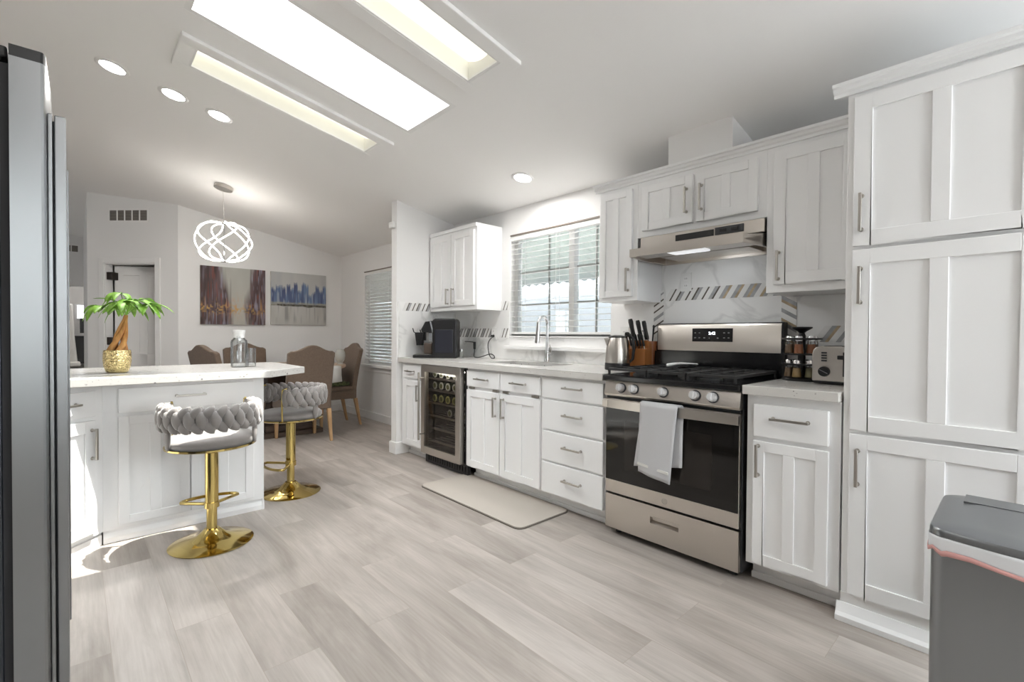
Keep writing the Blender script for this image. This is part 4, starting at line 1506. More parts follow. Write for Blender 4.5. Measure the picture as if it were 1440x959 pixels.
for (y, z, w_) in ((1.375, 1.145, .008), (1.348, 1.145, .008), (1.375, 1.116, .010), (1.348, 1.116, .010), (1.318, 1.115, .011), (1.288, 1.114, .004), (1.238, 1.114, .009), (1.20, 1.145, .010), (1.174, 1.145, .010), (1.20, 1.116, .010), (1.174, 1.116, .010)):
    ic.box(2.7708, 2.7722, y - w_ / 2, y + w_ / 2, z - 0.003, z + 0.003)
ic.build('touch_keys', M['icon'], dsp)
# burners and grates
for bx, by, r_ in ((2.36, 1.09, 0.05), (2.36, 1.46, 0.055), (2.62, 1.09, 0.045), (2.62, 1.46, 0.04), (2.49, 1.265, 0.05)):
    MB().lathe([(r_ + 0.012, 0.905), (r_ + 0.010, 0.914), (r_, 0.916), (r_, 0.922), (r_ - 0.006, 0.926), (0, 0.927)], (bx, by, 0)).build('burner', M['iron'], o, smooth=40)
for gy0, gy1 in ((RY0 + 0.02, RY0 + 0.262), (RY0 + 0.268, RY1 - 0.268), (RY1 - 0.262, RY1 - 0.02)):
    g = MB()
    gx0, gx1 = 2.225, 2.745
    zb, zt_ = 0.930, 0.944
    w = 0.011
    g.box(gx0, gx1, gy0, gy0 + w, zb, zt_).box(gx0, gx1, gy1 - w, gy1, zb, zt_)
    g.box(gx0, gx0 + w, gy0 + w, gy1 - w, zb, zt_).box(gx1 - w, gx1, gy0 + w, gy1 - w, zb, zt_)
    for fx_ in (0.25, 0.5, 0.75):
        x = gx0 + (gx1 - gx0) * fx_
        g.box(x - 0.005, x + 0.005, gy0 + w, gy1 - w, zb, zt_)
    ym = (gy0 + gy1) / 2
    g.box(gx0 + w, gx1 - w, ym - 0.005, ym + 0.005, zb + 0.002, zt_ + 0.002)
    for x in (gx0, gx1 - w):
        for y in (gy0, gy1 - w):
            g.box(x, x + w, y, y + w, 0.906, zb)
    g.build('grate', M['iron'], o, bevel=0.002)

# towel over the oven handle
tw = thing('dish_towel', 'light grey dish towel hanging over the oven door handle', 'towel', (2.19, 1.27, 0.77))


def cloth_strip(ys_top, ys_bot, z_top, z_bot, xf, nx=14, nz=18, wob=0.006, skew=0.0, name='front_fold'):
    mb = MB()
    idx = {}
    for j in range(nz + 1):
        q = j / nz
        ya = ys_top[0] + (ys_bot[0] - ys_top[0]) * q
        yb = ys_top[1] + (ys_bot[1] - ys_top[1]) * q
        for i in range(nx + 1):
            p = i / nx
            y = ya + (yb - ya) * p
            z = z_top + (z_bot[0] + (z_bot[1] - z_bot[0]) * p - z_top) * q
            x = xf + wob * q * math.sin(p * 7 + q * 1.5) - 0.004 * math.sin(PI * q) - 0.002
            idx[i, j] = len(mb.v)
            mb.v.append(V(x, y, z))
    for j in range(nz):
        for i in range(nx):
            mb.f.append([idx[i, j], idx[i + 1, j], idx[i + 1, j + 1], idx[i, j + 1]])
    ob = mb.build(name, M['towel'], tw, smooth=80)
    sd_ = ob.modifiers.new('thick', 'SOLIDIFY')
    sd_.thickness = 0.006
    sd_.offset = 0
    return ob


# handle front at y~1.27 is near x=2.189
cloth_strip((1.372, 1.165), (1.385, 1.205), 0.778, (0.415, 0.383), 2.176)
cloth_strip((1.374, 1.150), (1.435, 1.160), 0.774, (0.425, 0.470), 2.212, name='back_fold')
tf = MB()
idx = []
for i in range(13):
    y = 1.374 + (1.155 - 1.374) * i / 12
    for k in range(7):
        q = PI * k / 6
        tf.v.append(V(2.194 - 0.0185 * math.cos(q), y, 0.776 + 0.009 * math.sin(q)))
for i in range(12):
    for k in range(6):
        a = i * 7 + k
        tf.f.append([a, a + 1, a + 8, a + 7])
tfo = tf.build('top_fold', M['towel'], tw, smooth=80)
q_ = tfo.modifiers.new('thick', 'SOLIDIFY')
q_.thickness = 0.005
MB().extrude([(2.1665, 1.384, 0.452), (2.1715, 1.384, 0.452), (2.1715, 1.384, 0.464), (2.1665, 1.384, 0.464)], (0, -0.175, -0.02)).build('border_stripe', M['cloth'], tw)

# white spoon rest on the grates
sr = thing('spoon_rest', 'white ceramic spoon rest lying on the cooktop grates', 'spoon rest', (2.62, 1.36, 0.948))
b = MB()
path, wid = [], []
for i in range(15):
    q = i / 14
    path.append((2.56 + 0.24 * q * 0.75, 1.40 - 0.05 * q + 0.02 * math.sin(q * 3)))
A_ = V(2.50, 1.405, 0)
B_ = V(2.70, 1.335, 0)
dirv = (B_ - A_).normalized()
nrm = V(-dirv.y, dirv.x, 0)
L_ = (B_ - A_).length
vs, fs = [], []
secs = 16
for i in range(secs + 1):
    q = i / secs
    if q < 0.45:
        w_ = 0.020 + 0.003 * math.sin(q / 0.45 * PI)
    else:
        p = (q - 0.45) / 0.55
        w_ = 0.020 + 0.026 * math.sin(min(1, p * 1.1) * PI * 0.8)
    if i in (0, secs):
        w_ *= 0.45
    zc = 0.9485 + 0.012 * math.sin(q * PI) * 0.6
    for s_, dz in ((-1, 0.010), (-0.6, 0.0), (0.6, 0.0), (1, 0.010), (0.8, 0.016), (0, 0.009), (-0.8, 0.016)):
        p = A_ + dirv * (L_ * q) + nrm * (w_ * s_)
        vs.append((p.x, p.y, zc + dz))
for i in range(secs):
    for k in range(7):
        a, b2 = i * 7 + k, i * 7 + (k + 1) % 7
        fs.append([a, b2, b2 + 7, a + 7])
fs += [list(range(7)), list(range(secs * 7, secs * 7 + 7))[::-1]]
b.add(vs, fs)
b.build('dish', M['white'], sr, smooth=70)

# ------------------------------------------------------------------ range hood
o = thing('range_hood', 'stainless under-cabinet range hood with black control strip', 'range hood', (2.6, 1.27, 1.58))
hY0, hY1 = 0.91, 1.622
MB().box(2.553, 2.845, hY0, hY1, 1.655, 1.724).build('upper_body', M['steelh'], o, bevel=0.002)
# tray: front lip narrower than the back
lipx = 2.39
A = [(lipx, 0.948, 1.588), (2.56, hY0, 1.588), (2.56, hY1, 1.588), (lipx, 1.588, 1.588)]
# shell: top sloping back from lip to the upper body
hb_ = MB()
hb_.hexa([(lipx, 0.948, 1.600), (2.60, hY0, 1.600), (2.60, hY1, 1.600), (lipx, 1.592, 1.600)],
         [(lipx + 0.006, 0.950, 1.624), (2.60, hY0, 1.655), (2.60, hY1, 1.655), (lipx + 0.006, 1.590, 1.624)])
hb_.box(2.60, 2.845, hY0, hY1, 1.63, 1.655)
hb_.build('canopy', M['steelh'], o)
rim = MB()
pts2 = [(lipx, 0.948), (2.60, hY0), (2.845, hY0), (2.845, hY1), (2.60, hY1), (lipx, 1.592)]
inn = [(lipx + 0.012, 0.958), (2.605, hY0 + 0.012), (2.833, hY0 + 0.012), (2.833, hY1 - 0.012), (2.605, hY1 - 0.012), (lipx + 0.012, 1.582)]
for i in range(6):
    j = (i + 1) % 6
    rim.hexa([(*pts2[i], 1.584), (*pts2[j], 1.584), (*inn[j], 1.584), (*inn[i], 1.584)], [(*pts2[i], 1.630), (*pts2[j], 1.630), (*inn[j], 1.630), (*inn[i], 1.630)])
rim.build('rim', M['steelh'], o)
MB().box(2.62, 2.832, hY0 + 0.1, hY1 - 0.1, 1.600, 1.629).build('filter', M['steel'], o)
MB().box(2.44, 2.54, 1.18, 1.38, 1.588, 1.5995).build('lamp_cover', mat('hood_lamp_lens', (0.9, 0.9, 0.9), 0.4, emit=(0.95, 0.98, 1.0), estr=0.2), o, bevel=0.003)  # cover of the hood light; its faint glow is added
hl_ = lamp_area('hood_fill_lamp', (0, 0, 0), (0.3, 0, -1), 0.2, 0.42, (0.93, 0.97, 1.0))  # lamp added under the hood to lift the backsplash
hl_.parent = o
hl_.location = V(2.49, 1.28, 1.584) - o.location
MB().box(2.549, 2.553, 1.168, 1.390, 1.672, 1.706).build('vent_slot', M['black'], o)
cpn = MB().box(2.547, 2.553, 1.010, 1.160, 1.672, 1.712).build('control_panel', M['darkgrey'], o, bevel=0.001)
for y in (1.115, 1.055):
    MB().box(2.543, 2.547, y - 0.018, y + 0.018, 1.684, 1.700).build('rocker_switch', M['black'], cpn, bevel=0.001)

# ------------------------------------------------------------------ kettle, knives, crock
kx, ky = 2.555, 1.785
o = thing('electric_kettle', 'stainless electric kettle with black handle left of the range', 'kettle', (kx, ky, CT1))
MB().lathe([(0, 0), (0.078, 0), (0.080, 0.008), (0.078, 0.045), (0.0, 0.045)], (kx, ky, CT1)).build('base', M['black'], o, smooth=45)
MB().lathe([(0.0, 0.045), (0.076, 0.045), (0.077, 0.06), (0.072, 0.13), (0.060, 0.195), (0.056, 0.205), (0.0, 0.205)], (kx, ky, CT1), 40).build('body', M['steel'], o, smooth=45)
MB().lathe([(0.057, 0.205), (0.055, 0.214), (0.02, 0.222), (0, 0.222)], (kx, ky, CT1)).build('lid', M['black'], o, smooth=45)
hdir = V(0.55, -0.83, 0).normalized()
c = V(kx, ky, CT1)
hpts = [c + hdir * 0.045 + V(0, 0, 0.215), c + hdir * 0.075 + V(0, 0, 0.222), c + hdir * 0.096 + V(0, 0, 0.20), c + hdir * 0.102 + V(0, 0, 0.14), c + hdir * 0.095 + V(0, 0, 0.07), c + hdir * 0.075 + V(0, 0, 0.05)]
MB().tube(hpts, [0.010, 0.011, 0.011, 0.010, 0.009, 0.009], 12).ball(c + hdir * 0.06 + V(0, 0, 0.232), 0.016, 0.016, 0.010).build('handle', M['black'], o, smooth=60)
sd = -hdir
MB().extrude([c + sd * 0.05 + V(0, 0, 0.205), c + sd * 0.085 + V(0, 0, 0.203), c + sd * 0.066 + V(0, 0, 0.15)], V(hdir.y, -hdir.x, 0) * 0.03).build('spout', M['steel'], o, bevel=0.004)

KB = V(2.675, 1.725, CT1)
o = thing('knife_block', 'orange-brown wooden knife block between kettle and range', 'knife block', KB)
MB().extrude([(2.655, 1.648, CT1), (2.72, 1.648, CT1), (2.742, 1.648, CT1 + 0.06), (2.742, 1.648, CT1 + 0.165), (2.69, 1.648, CT1 + 0.19), (2.69, 1.648, CT1 + 0.135), (2.655, 1.648, CT1 + 0.135)], (0, 0.15, 0)).build('block', M['blockwood'], o, bevel=0.003)


def knife(name, p, d, ln, w, t, label, group):
    p, d = Vector(p), Vector(d).normalized()
    r = thing(name, label, 'knife', p, group=group)
    s_ = V(0, 1, 0)
    s_ = (s_ - d * s_.dot(d)).normalized()
    nrm_ = d.cross(s_)
    hm = MB()
    prof = [(0, 0.8), (0.12, 1.0), (0.5, 0.82), (0.85, 1.08), (1.0, 0.7)]
    vs, fs = [], []
    for q, k in prof:
        for a_, b_ in ((-w, -t), (w, -t), (w, t), (-w, t)):
            vs.append(p + d * (0.012 + q * (ln - 0.012)) + s_ * (b_) + nrm_ * (a_ * k))
    for i in range(len(prof) - 1):
        for k in range(4):
            a, b2 = i * 4 + k, i * 4 + (k + 1) % 4
            fs.append([a, b2, b2 + 4, a + 4])
    fs += [[3, 2, 1, 0], [len(vs) - 4, len(vs) - 3, len(vs) - 2, len(vs) - 1]]
    hm.add(vs, fs)
    hm.build('handle', M['black'], r, bevel=0.003)
    bm_ = MB()
    bm_.extrude([p - d * 0.004 - nrm_ * w * 0.9 - s_ * 0.002, p - d * 0.004 + nrm_ * w * 0.9 - s_ * 0.002, p + d * 0.014 + nrm_ * w * 0.9 - s_ * 0.002, p + d * 0.014 - nrm_ * w * 0.9 - s_ * 0.002], s_ * 0.004)
    bm_.build('bolster', M['chrome'], r)
    return r


for i in range(6):
    knife('steak_knife', (2.674, 1.662 + i * 0.0235, CT1 + 0.139), (-0.12, 0.20, 1), 0.092, 0.0085, 0.0055,
          f'thin black steak knife in the front row of the knife block, {["nearest the range", "second from the range", "third from the range", "third from the kettle", "second from the kettle", "nearest the kettle"][i]}', 'steak knives in the front row of the block')
for i, (y, ln, ww, nm) in enumerate(((1.668, 0.135, 0.0135, 'right'), (1.712, 0.14, 0.014, 'middle'), (1.765, 0.15, 0.016, 'left'))):
    knife('chef_knife', (2.718, y, CT1 + 0.182), (-0.12, 0.16, 1), ln, ww, 0.009,
          f'big black-handled kitchen knife standing tallest in the block, {nm} of the three', 'large knives at the back of the block')
CK = V(2.795, 1.690, CT1)
o = thing('utensil_crock', 'reddish brown wooden utensil crock beside the range backguard', 'crock', CK)
MB().lathe([(0.0, 0.0), (0.046, 0.0), (0.048, 0.01), (0.046, 0.175), (0.043, 0.183), (0.039, 0.18), (0.039, 0.03), (0, 0.03)], CK, 28).build('pot', M['crockwood'], o, smooth=40)
for i, (dx, dy, lx, ly, mt_) in enumerate(((-0.004, 0.0, -0.06, -0.12, 'black'), (0.005, 0.018, 0.0, 0.25, 'chrome'), (-0.02, 0.0, -0.2, 0.05, 'black'))):
    u = thing('utensil', ['black slim utensil leaning right in the wooden crock', 'chrome utensil handle leaning left in the wooden crock', 'short black utensil at front of the wooden crock'][i], 'utensil', CK + V(dx, dy, 0.03), group='utensils in the crock')
    d_ = V(lx, ly, 1).normalized()
    p = CK + V(dx * 0.4, dy * 0.4, 0.035)
    MB().tube([p, p + d_ * 0.12, p + d_ * (0.24 - 0.02 * i)], [0.004, 0.004, 0.006], 10).ball(p + d_ * (0.245 - 0.02 * i), 0.009, 0.007, 0.012).build('handle', M[mt_], u, smooth=60)

# ------------------------------------------------------------------ spice carousel and toaster
SC = V(2.69, 0.775, CT1)
o = thing('spice_rack', 'black two-tier revolving spice rack beside the range', 'spice rack', SC)
MB().lathe([(0.0, 0.0), (0.085, 0.0), (0.088, 0.008), (0.080, 0.014), (0.0, 0.016)], SC).build('base', M['black'], o, smooth=40)
MB().lathe([(0.017, 0.016), (0.017, 0.225), (0.012, 0.238), (0.020, 0.246), (0.046, 0.262), (0.046, 0.268), (0.0, 0.270)], SC).build('column', M['black'], o, smooth=40)
for z in (0.078, 0.205):
    ringm = MB().lathe([(0.017, z), (0.088, z), (0.088, z + 0.008), (0.017, z + 0.008)], SC)
    ringm.build('tier_ring', M['black'], o, smooth=40)
MB().lathe([(0.017, 0.128), (0.080, 0.128), (0.080, 0.134), (0.017, 0.134)], SC).build('tier_shelf', M['black'], o, smooth=40)
fill = ['spice1', 'spice4', 'spice1', 'spice3', 'spice4', 'spice3', 'spice2', 'spice2', 'spice3', 'spice1', 'spice2', 'spice3']


def make_jar(fillm):
    r = thing('spice_jar', '', 'jar')
    LMB().lathe([(0.0, 0.0), (0.0215, 0.0), (0.0225, 0.006), (0.017, 0.058), (0.015, 0.064), (0.0, 0.064)], (0, 0, 0), 18).build('glass', M['glass'], r, smooth=45)
    LMB().lathe([(0.0, 0.003), (0.0205, 0.003), (0.0165, 0.047), (0.0, 0.047)], (0, 0, 0), 16).build('spice', M[fillm], r, smooth=45)
    LMB().lathe([(0.0, 0.064), (0.0165, 0.064), (0.0165, 0.083), (0.013, 0.088), (0.0, 0.089)], (0, 0, 0), 18).build('cap', M['chrome'], r, smooth=45)
    return r


protos = {}
seen = ['facing the room, rightmost', 'facing the room, right of centre', 'facing the room, left of centre', 'facing the room, leftmost', 'turned towards the range', 'turned towards the range, behind', ]
for tier, z in ((0, 0.0165), (1, 0.1345)):
    for k in range(6):
        a_ = math.radians(175 + 8 * tier + k * 60)
        fm = fill[(tier * 6 + k) % 12]
        j = copy_tree(protos[fm]) if fm in protos else make_jar(fm)
        protos.setdefault(fm, j)
        j.location = SC + V(0.055 * math.cos(a_), 0.055 * math.sin(a_), z)
        side = ['in front', 'in front on the toaster side', 'at the back on the pantry side', 'at the back against the wall', 'at the back on the range side', 'in front on the range side'][k]
        colr = {'spice1': 'ochre', 'spice2': 'red-brown', 'spice3': 'dark brown', 'spice4': 'pale green'}[fm]
        tag(j, f'{colr} spice jar on {"lower" if tier == 0 else "upper"} rack tier, {side}', 'jar', 'spice jars on the revolving rack')

o = thing('toaster', 'brushed steel two-slice toaster against the pantry side', 'toaster', (2.66, 0.595, CT1))
ty0, ty1 = 0.515, 0.690
tp = MB()
prof = [(ty0, 0.015), (ty1, 0.015), (ty1, 0.14), (ty1 - 0.004, 0.158), (ty1 - 0.014, 0.17), (ty1 - 0.03, 0.176), (ty0 + 0.03, 0.176), (ty0 + 0.014, 0.17), (ty0 + 0.004, 0.158), (ty0, 0.14)]
tp.extrude([(2.545, y, CT1 + z) for y, z in prof], (0.25, 0, 0))
tp.build('shell', M['steel'], o, smooth=25, bevel=0.004)
MB().box(2.55, 2.79, ty0 + 0.006, ty1 - 0.006, CT1 + 0.004, CT1 + 0.0155).build('base', M['black'], o)
sl2 = MB()
for y in (0.565, 0.635):
    sl2.box(2.57, 2.77, y - 0.013, y + 0.013, CT1 + 0.1762, CT1 + 0.178)
sl2.build('slot', M['black'], o)
MB().cyl((2.5455, 0.640, CT1 + 0.060), (2.532, 0.640, CT1 + 0.060), 0.024, 0.022, 28).build('dial', M['black'], o, smooth=40)
MB().add([], []).extrude([(2.5318, 0.6545, CT1 + 0.070), (2.5318, 0.6575, CT1 + 0.067), (2.5318, 0.6255, CT1 + 0.050), (2.5318, 0.6225, CT1 + 0.053)], (-0.002, 0, 0)).build('dial_pointer', M['chrome'], o)
bt_ = MB()
for k in range(4):
    z = CT1 + 0.106 + k * 0.012
    bt_.box(2.542, 2.5455, 0.630, 0.652, z, z + 0.008)
bt_.build('button', M['darkgrey'], o, bevel=0.001)
MB().box(2.520, 2.5455, 0.545, 0.585, CT1 + 0.118, CT1 + 0.136).build('lever', M['black'], o, bevel=0.003)
MB().box(2.5440, 2.5455, 0.562, 0.568, CT1 + 0.04, CT1 + 0.15).build('lever_slot', M['black'], o)

# ------------------------------------------------------------------ kitchen mat
mm = []
mx0, mx1, my0, my1, r_ = 1.868, 2.322, 1.965, 3.045, 0.05
for cxm, cym, a0 in ((mx1 - r_, my1 - r_, 0), (mx0 + r_, my1 - r_, 90), (mx0 + r_, my0 + r_, 180), (mx1 - r_, my0 + r_, 270)):
    for k in range(7):
        a_ = math.radians(a0 + 15 * k)
        mm.append((cxm + r_ * math.cos(a_), cym + r_ * math.sin(a_)))
o = thing('kitchen_mat', 'beige cushioned floor mat in front of the sink cabinet', 'mat', (2.1, 2.5, 0))
MB().prism([(x, y) for x, y in mm], 0.0005, 0.006).build('edge', M['matedge'], o)
ci = V(2.10, 2.505, 0)
MB().prism([(ci.x + (x - ci.x) * 0.985, ci.y + (y - ci.y) * 0.993) for x, y in mm], 0.006, 0.013).build('pad', M['mat'], o, bevel=0.004)

# ------------------------------------------------------------------ trash can
o = thing('trash_can', 'grey stainless rectangular trash can in front of the pantry', 'trash can', (1.77, -0.04, 0))
tx0, tx1, tyy0, tyy1 = 1.60, 1.935, -0.265, 0.166


def rrect(x0, x1, y0, y1, r, bulge=0.0, n=6):
    pts = []
    for cx_, cy_, a0 in ((x1 - r, y1 - r, 0), (x0 + r, y1 - r, 90), (x0 + r, y0 + r, 180), (x1 - r, y0 + r, 270)):
        for k in range(n + 1):
            a_ = math.radians(a0 + 90 * k / n)
            pts.append((cx_ + r * math.cos(a_), cy_ + r * math.sin(a_)))
        if a0 == 90 and bulge:
            for k in range(1, 8):
                q = k / 8
                pts.append((x0 - bulge * math.sin(PI * q), (y1 - r) + (y0 - y1 + 2 * r) * q))
    return pts


MB().prism(rrect(tx0, tx1, tyy0, tyy1, 0.035, 0.022), 0.03, 0.60).build('body', M['steelbin'], o, smooth=30)
MB().prism(rrect(tx0 + 0.004, tx1 - 0.004, tyy0 + 0.004, tyy1 - 0.004, 0.033, 0.022), 0.0, 0.03).build('base', M['black'], o, smooth=30)
# lid: shallow dome over the rim with a rear flap line
ld = MB()
base = rrect(tx0 - 0.004, tx1 + 0.002, tyy0 - 0.003, tyy1 + 0.003, 0.036, 0.024)
cxl, cyl_ = (tx0 + tx1) / 2, (tyy0 + tyy1) / 2
rings = [(1.0, 0.628), (1.0, 0.640), (0.985, 0.646), (0.93, 0.650), (0.6, 0.653), (0.0, 0.654)]
vs, fs = [], []
nb = len(base)
for k, z in rings[:-1]:
    for x, y in base:
        vs.append((cxl + (x - cxl) * k, cyl_ + (y - cyl_) * k, z + 0.012 * (x - tx0) / (tx1 - tx0)))
for i in range(len(rings) - 2):
    for j in range(nb):
        a, b2 = i * nb + j, i * nb + (j + 1) % nb
        fs.append([a, b2, b2 + nb, a + nb])
top_i = (len(rings) - 2) * nb
fs.append([top_i + j for j in range(nb)])
fs.append([j for j in range(nb)][::-1])
ld.add(vs, fs)
lid = ld.build('lid', M['steelbin'], o, smooth=40)
MB().hexa([(1.85, tyy0 + 0.02, 0.655), (1.928, tyy0 + 0.02, 0.655), (1.928, 0.120, 0.655), (1.85, 0.120, 0.655)], [(1.85, tyy0 + 0.02, 0.6652), (1.928, tyy0 + 0.02, 0.6668), (1.928, 0.120, 0.6668), (1.85, 0.120, 0.6652)]).build('hinge_panel', M['steelbin'], o)
MB().box(1.93, 1.975, 0.08, 0.195, 0.0, 0.035).build('rear_foot', M['black'], o, bevel=0.008)
MB().box(1.545, 1.62, -0.12, 0.02, 0.008, 0.022).build('pedal', M['steelbin'], o, bevel=0.004)
tb_ = thing('trash_bag', 'white trash bag with pink-red drawstring folded over the can rim', 'trash bag', (1.77, -0.04, 0.6))
bgm = MB()
rim_ = rrect(tx0 - 0.006, tx1 + 0.006, tyy0 - 0.006, tyy1 + 0.005, 0.04, 0.025)
nr = len(rim_)
vs = []
lv = 5
for k in range(lv + 1):
    q = k / lv
    for j, (x, y) in enumerate(rim_):
        drop = 0.010 * max(0, (0.12 - y)) / 0.2 + 0.004 * math.sin(j * 1.7)
        zz = 0.627 - q * (0.034 + drop)
        off = 1.0 + 0.004 * math.sin(j * 2.3 + k * 1.9)
        vs.append((cxl + (x - cxl) * off, cyl_ + (y - cyl_) * off, zz))
fs = []
for k in range(lv):
    for j in range(nr):
        a, b2 = k * nr + j, k * nr + (j + 1) % nr
        fs.append([a, b2, b2 + nr, a + nr])
bgm.add(vs, fs)
bo = bgm.build('liner', M['bag'], tb_, smooth=80)
rb_ = MB()
vs = []
for k in range(3):
    for j, (x, y) in enumerate(rim_):
        drop = 0.010 * max(0, (0.12 - y)) / 0.2 + 0.004 * math.sin(j * 1.7)
        off = 1.009 + 0.003 * math.sin(j * 2.3 + 1.0) - (0.004 if k == 2 else 0.0)
        zz = 0.627 - 0.030 - drop - k * (0.006 + 0.0012 * math.sin(j * 1.1))
        vs.append((cxl + (x - cxl) * off, cyl_ + (y - cyl_) * off, zz))
fs = []
for k in range(2):
    for j in range(nr):
        a_, b2 = k * nr + j, k * nr + (j + 1) % nr
        fs.append([a_, b2, b2 + nr, a_ + nr])
rbo = rb_.add(vs, fs).build('drawstring', M['bagred'], tb_, smooth=80)
for ob_ in (bo, rbo):
    sdm = ob_.modifiers.new('thick', 'SOLIDIFY')
    sdm.thickness = 0.0008

# ------------------------------------------------------------------ fridge
o = thing('refrigerator', 'stainless refrigerator with dark side at the left edge', 'refrigerator', (-0.45, 1.85, 0))
fy0, fy1 = 1.40, 2.31
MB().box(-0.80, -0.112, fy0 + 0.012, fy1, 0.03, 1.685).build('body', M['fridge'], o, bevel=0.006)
MB().box(-0.112, -0.098, fy0 + 0.016, fy1 - 0.004, 0.05, 1.675).build('gasket', M['rubber'], o)
for ya in (fy0 + 0.02, fy1 - 0.10):
    MB().box(-0.20, -0.101, ya, ya + 0.08, 1.688, 1.712).build('hinge_cover', M['black'], o, bevel=0.004)
mid_ = (fy0 + fy1) / 2
for ya, yb, hy, lb in ((fy0, mid_ - 0.003, fy0 + 0.045, 'near'), (mid_ + 0.003, fy1, mid_ + 0.05, 'far')):
    dd = MB()
    prof = [(-0.098, ya), (-0.098, yb), (-0.052, yb), (-0.046, yb - 0.008), (-0.0445, yb - 0.03), (-0.0425, (ya + yb) / 2), (-0.0445, ya + 0.012), (-0.048, ya + 0.002), (-0.052, ya)]
    d = MB().prism(prof, 0.08, 1.688).build('door', M['steelf'], o, smooth=25)
    MB().prism([(x, y) for x, y in prof], 1.688, 1.711).build('end_cap', M['black'], d, smooth=25)
    h = MB()
    h.box(-0.0435, -0.036, hy - 0.012, hy + 0.03, 0.28, 1.60)
    h.box(-0.033, -0.014, hy - 0.006, hy + 0.024, 0.28, 1.60)
    h.box(-0.0365, -0.0325, hy + 0.004, hy + 0.018, 0.29, 1.59)
    h.build('handle', M['steelf'], d, bevel=0.0025)
MB().box(-0.78, -0.12, fy0 + 0.03, fy1 - 0.02, 0.0, 0.03).build('base_grille', M['black'], o)

# ------------------------------------------------------------------ island
FI = (V(0, 3.28, 0), V(1, 0, 0), V(0, -1, 0))
o = thing('island_cabinet', 'white island cabinet with wide drawer behind the nearer bar stool', 'cabinet', (0.49, 3.58, 0))
FIb = (V(0, 3.30, 0), V(1, 0, 0), V(0, -1, 0))
carcass(FIb, 0.099, 0.871, 0.56, 0.07, 0.856, o)
MB().box(0.871, 0.88, 3.30, 3.87, 0.0, 0.856).build('end_panel', M['cab'], o)
MB().box(0.105, 0.871, 3.32, 3.86, 0, 0.07).extrude([(0.10, 3.32, 0), (0.10, 3.304, 0), (0.10, 3.304, 0.03), (0.10, 3.311, 0.055), (0.10, 3.32, 0.065)], (0.785, 0, 0)).build('plinth', M['cab'], o, bevel=0.002)
d = slab(FIb, 0.163, 0.818, 0.695, 0.828, o)
handle(FIb, 0.487, 0.770, d, False, 0.15)
for a0, a1 in ((0.163, 0.482), (0.489, 0.818)):
    d = shaker(FIb, a0, a1, 0.095, 0.675, o, stile=0.045, mid=0.05)
# angled cabinet
ang0 = V(0.100, 3.30, 0)
UA = V(-0.70711, -0.70711, 0)
NA = V(0.70711, -0.70711, 0)
FA = (ang0, UA, NA)
o = thing('island_cabinet', 'white angled corner cabinet with sunlit door beside the fridge', 'cabinet', (-0.2, 3.1, 0))
MB().fbox(FA, 0.0, 0.60, -0.02, 0.0, 0.07, 0.856).build('face_frame', M['cab'], o, bevel=0.002)
MB().prism([(0.098, 3.318), (-0.318, 2.902), (-0.72, 2.902), (-0.72, 3.86), (0.098, 3.86)], 0.07, 0.856).build('carcass', M['cab'], o)
MB().prism([(0.093, 3.326), (-0.31, 2.923), (-0.70, 2.923), (-0.70, 3.84), (0.093, 3.84)], 0.0, 0.07).fbox(FA, 0.0, 0.595, -0.022, -0.008, 0, 0.055).build('plinth', M['cab'], o)
d = slab(FA, 0.055, 0.55, 0.695, 0.828, o)
handle(FA, 0.235, 0.768, d, False, 0.15)
d = shaker(FA, 0.055, 0.55, 0.095, 0.675, o, panels=1, stile=0.06)
handle(FA, 0.082, 0.555, d, True, 0.16)
# island counter
ctp = [(1.15, 3.35), (1.15, 4.03), (-0.75, 4.03), (-0.75, 2.76), (-0.42, 2.76), (-0.05, 3.128), (0.87, 3.118)]
ct = MB().prism(ctp, 0.857, 0.90).build('countertop', M['quartz'], bevel=0.004)
tag(ct, 'speckled white island countertop with a clipped corner above the bar stools', 'countertop')

# potted money tree
PP = V(0.170, 3.475, 0.90)
o = thing('potted_plant', 'small braided money tree in a hammered gold pot on island', 'plant', PP)
MB().lathe([(0.0, 0.0), (0.040, 0.0), (0.050, 0.006), (0.060, 0.035), (0.064, 0.075), (0.0625, 0.118), (0.060, 0.128), (0.056, 0.126), (0.055, 0.10), (0.0, 0.10)], PP, 40).build('pot', M['hammer'], o, smooth=50)
MB().lathe([(0.054, 0.10), (0.054, 0.112), (0.0, 0.117)], PP, 24).build('soil', M['soil'], o, smooth=50)
tr = MB()
top = PP + V(0.040, 0.01, 0.325)
for k in range(4):
    pts = []
    rad = []
    for i in range(15):
        q = i / 14
        base = PP + V(-0.002, 0, 0.11)
        c = base.lerp(top, q)
        a_ = k * PI / 2 + q * 2.6
        rr = 0.031 * (1 - q) ** 1.15 + 0.005
        pts.append(c + V(math.cos(a_) * rr, math.sin(a_) * rr, 0))
        rad.append(0.0115 * (1 - q) + 0.0055)
    tr.tube(pts, rad, 10)
tr.build('trunk', M['trunk'], o, smooth=60)
st = MB()
lf = MB()


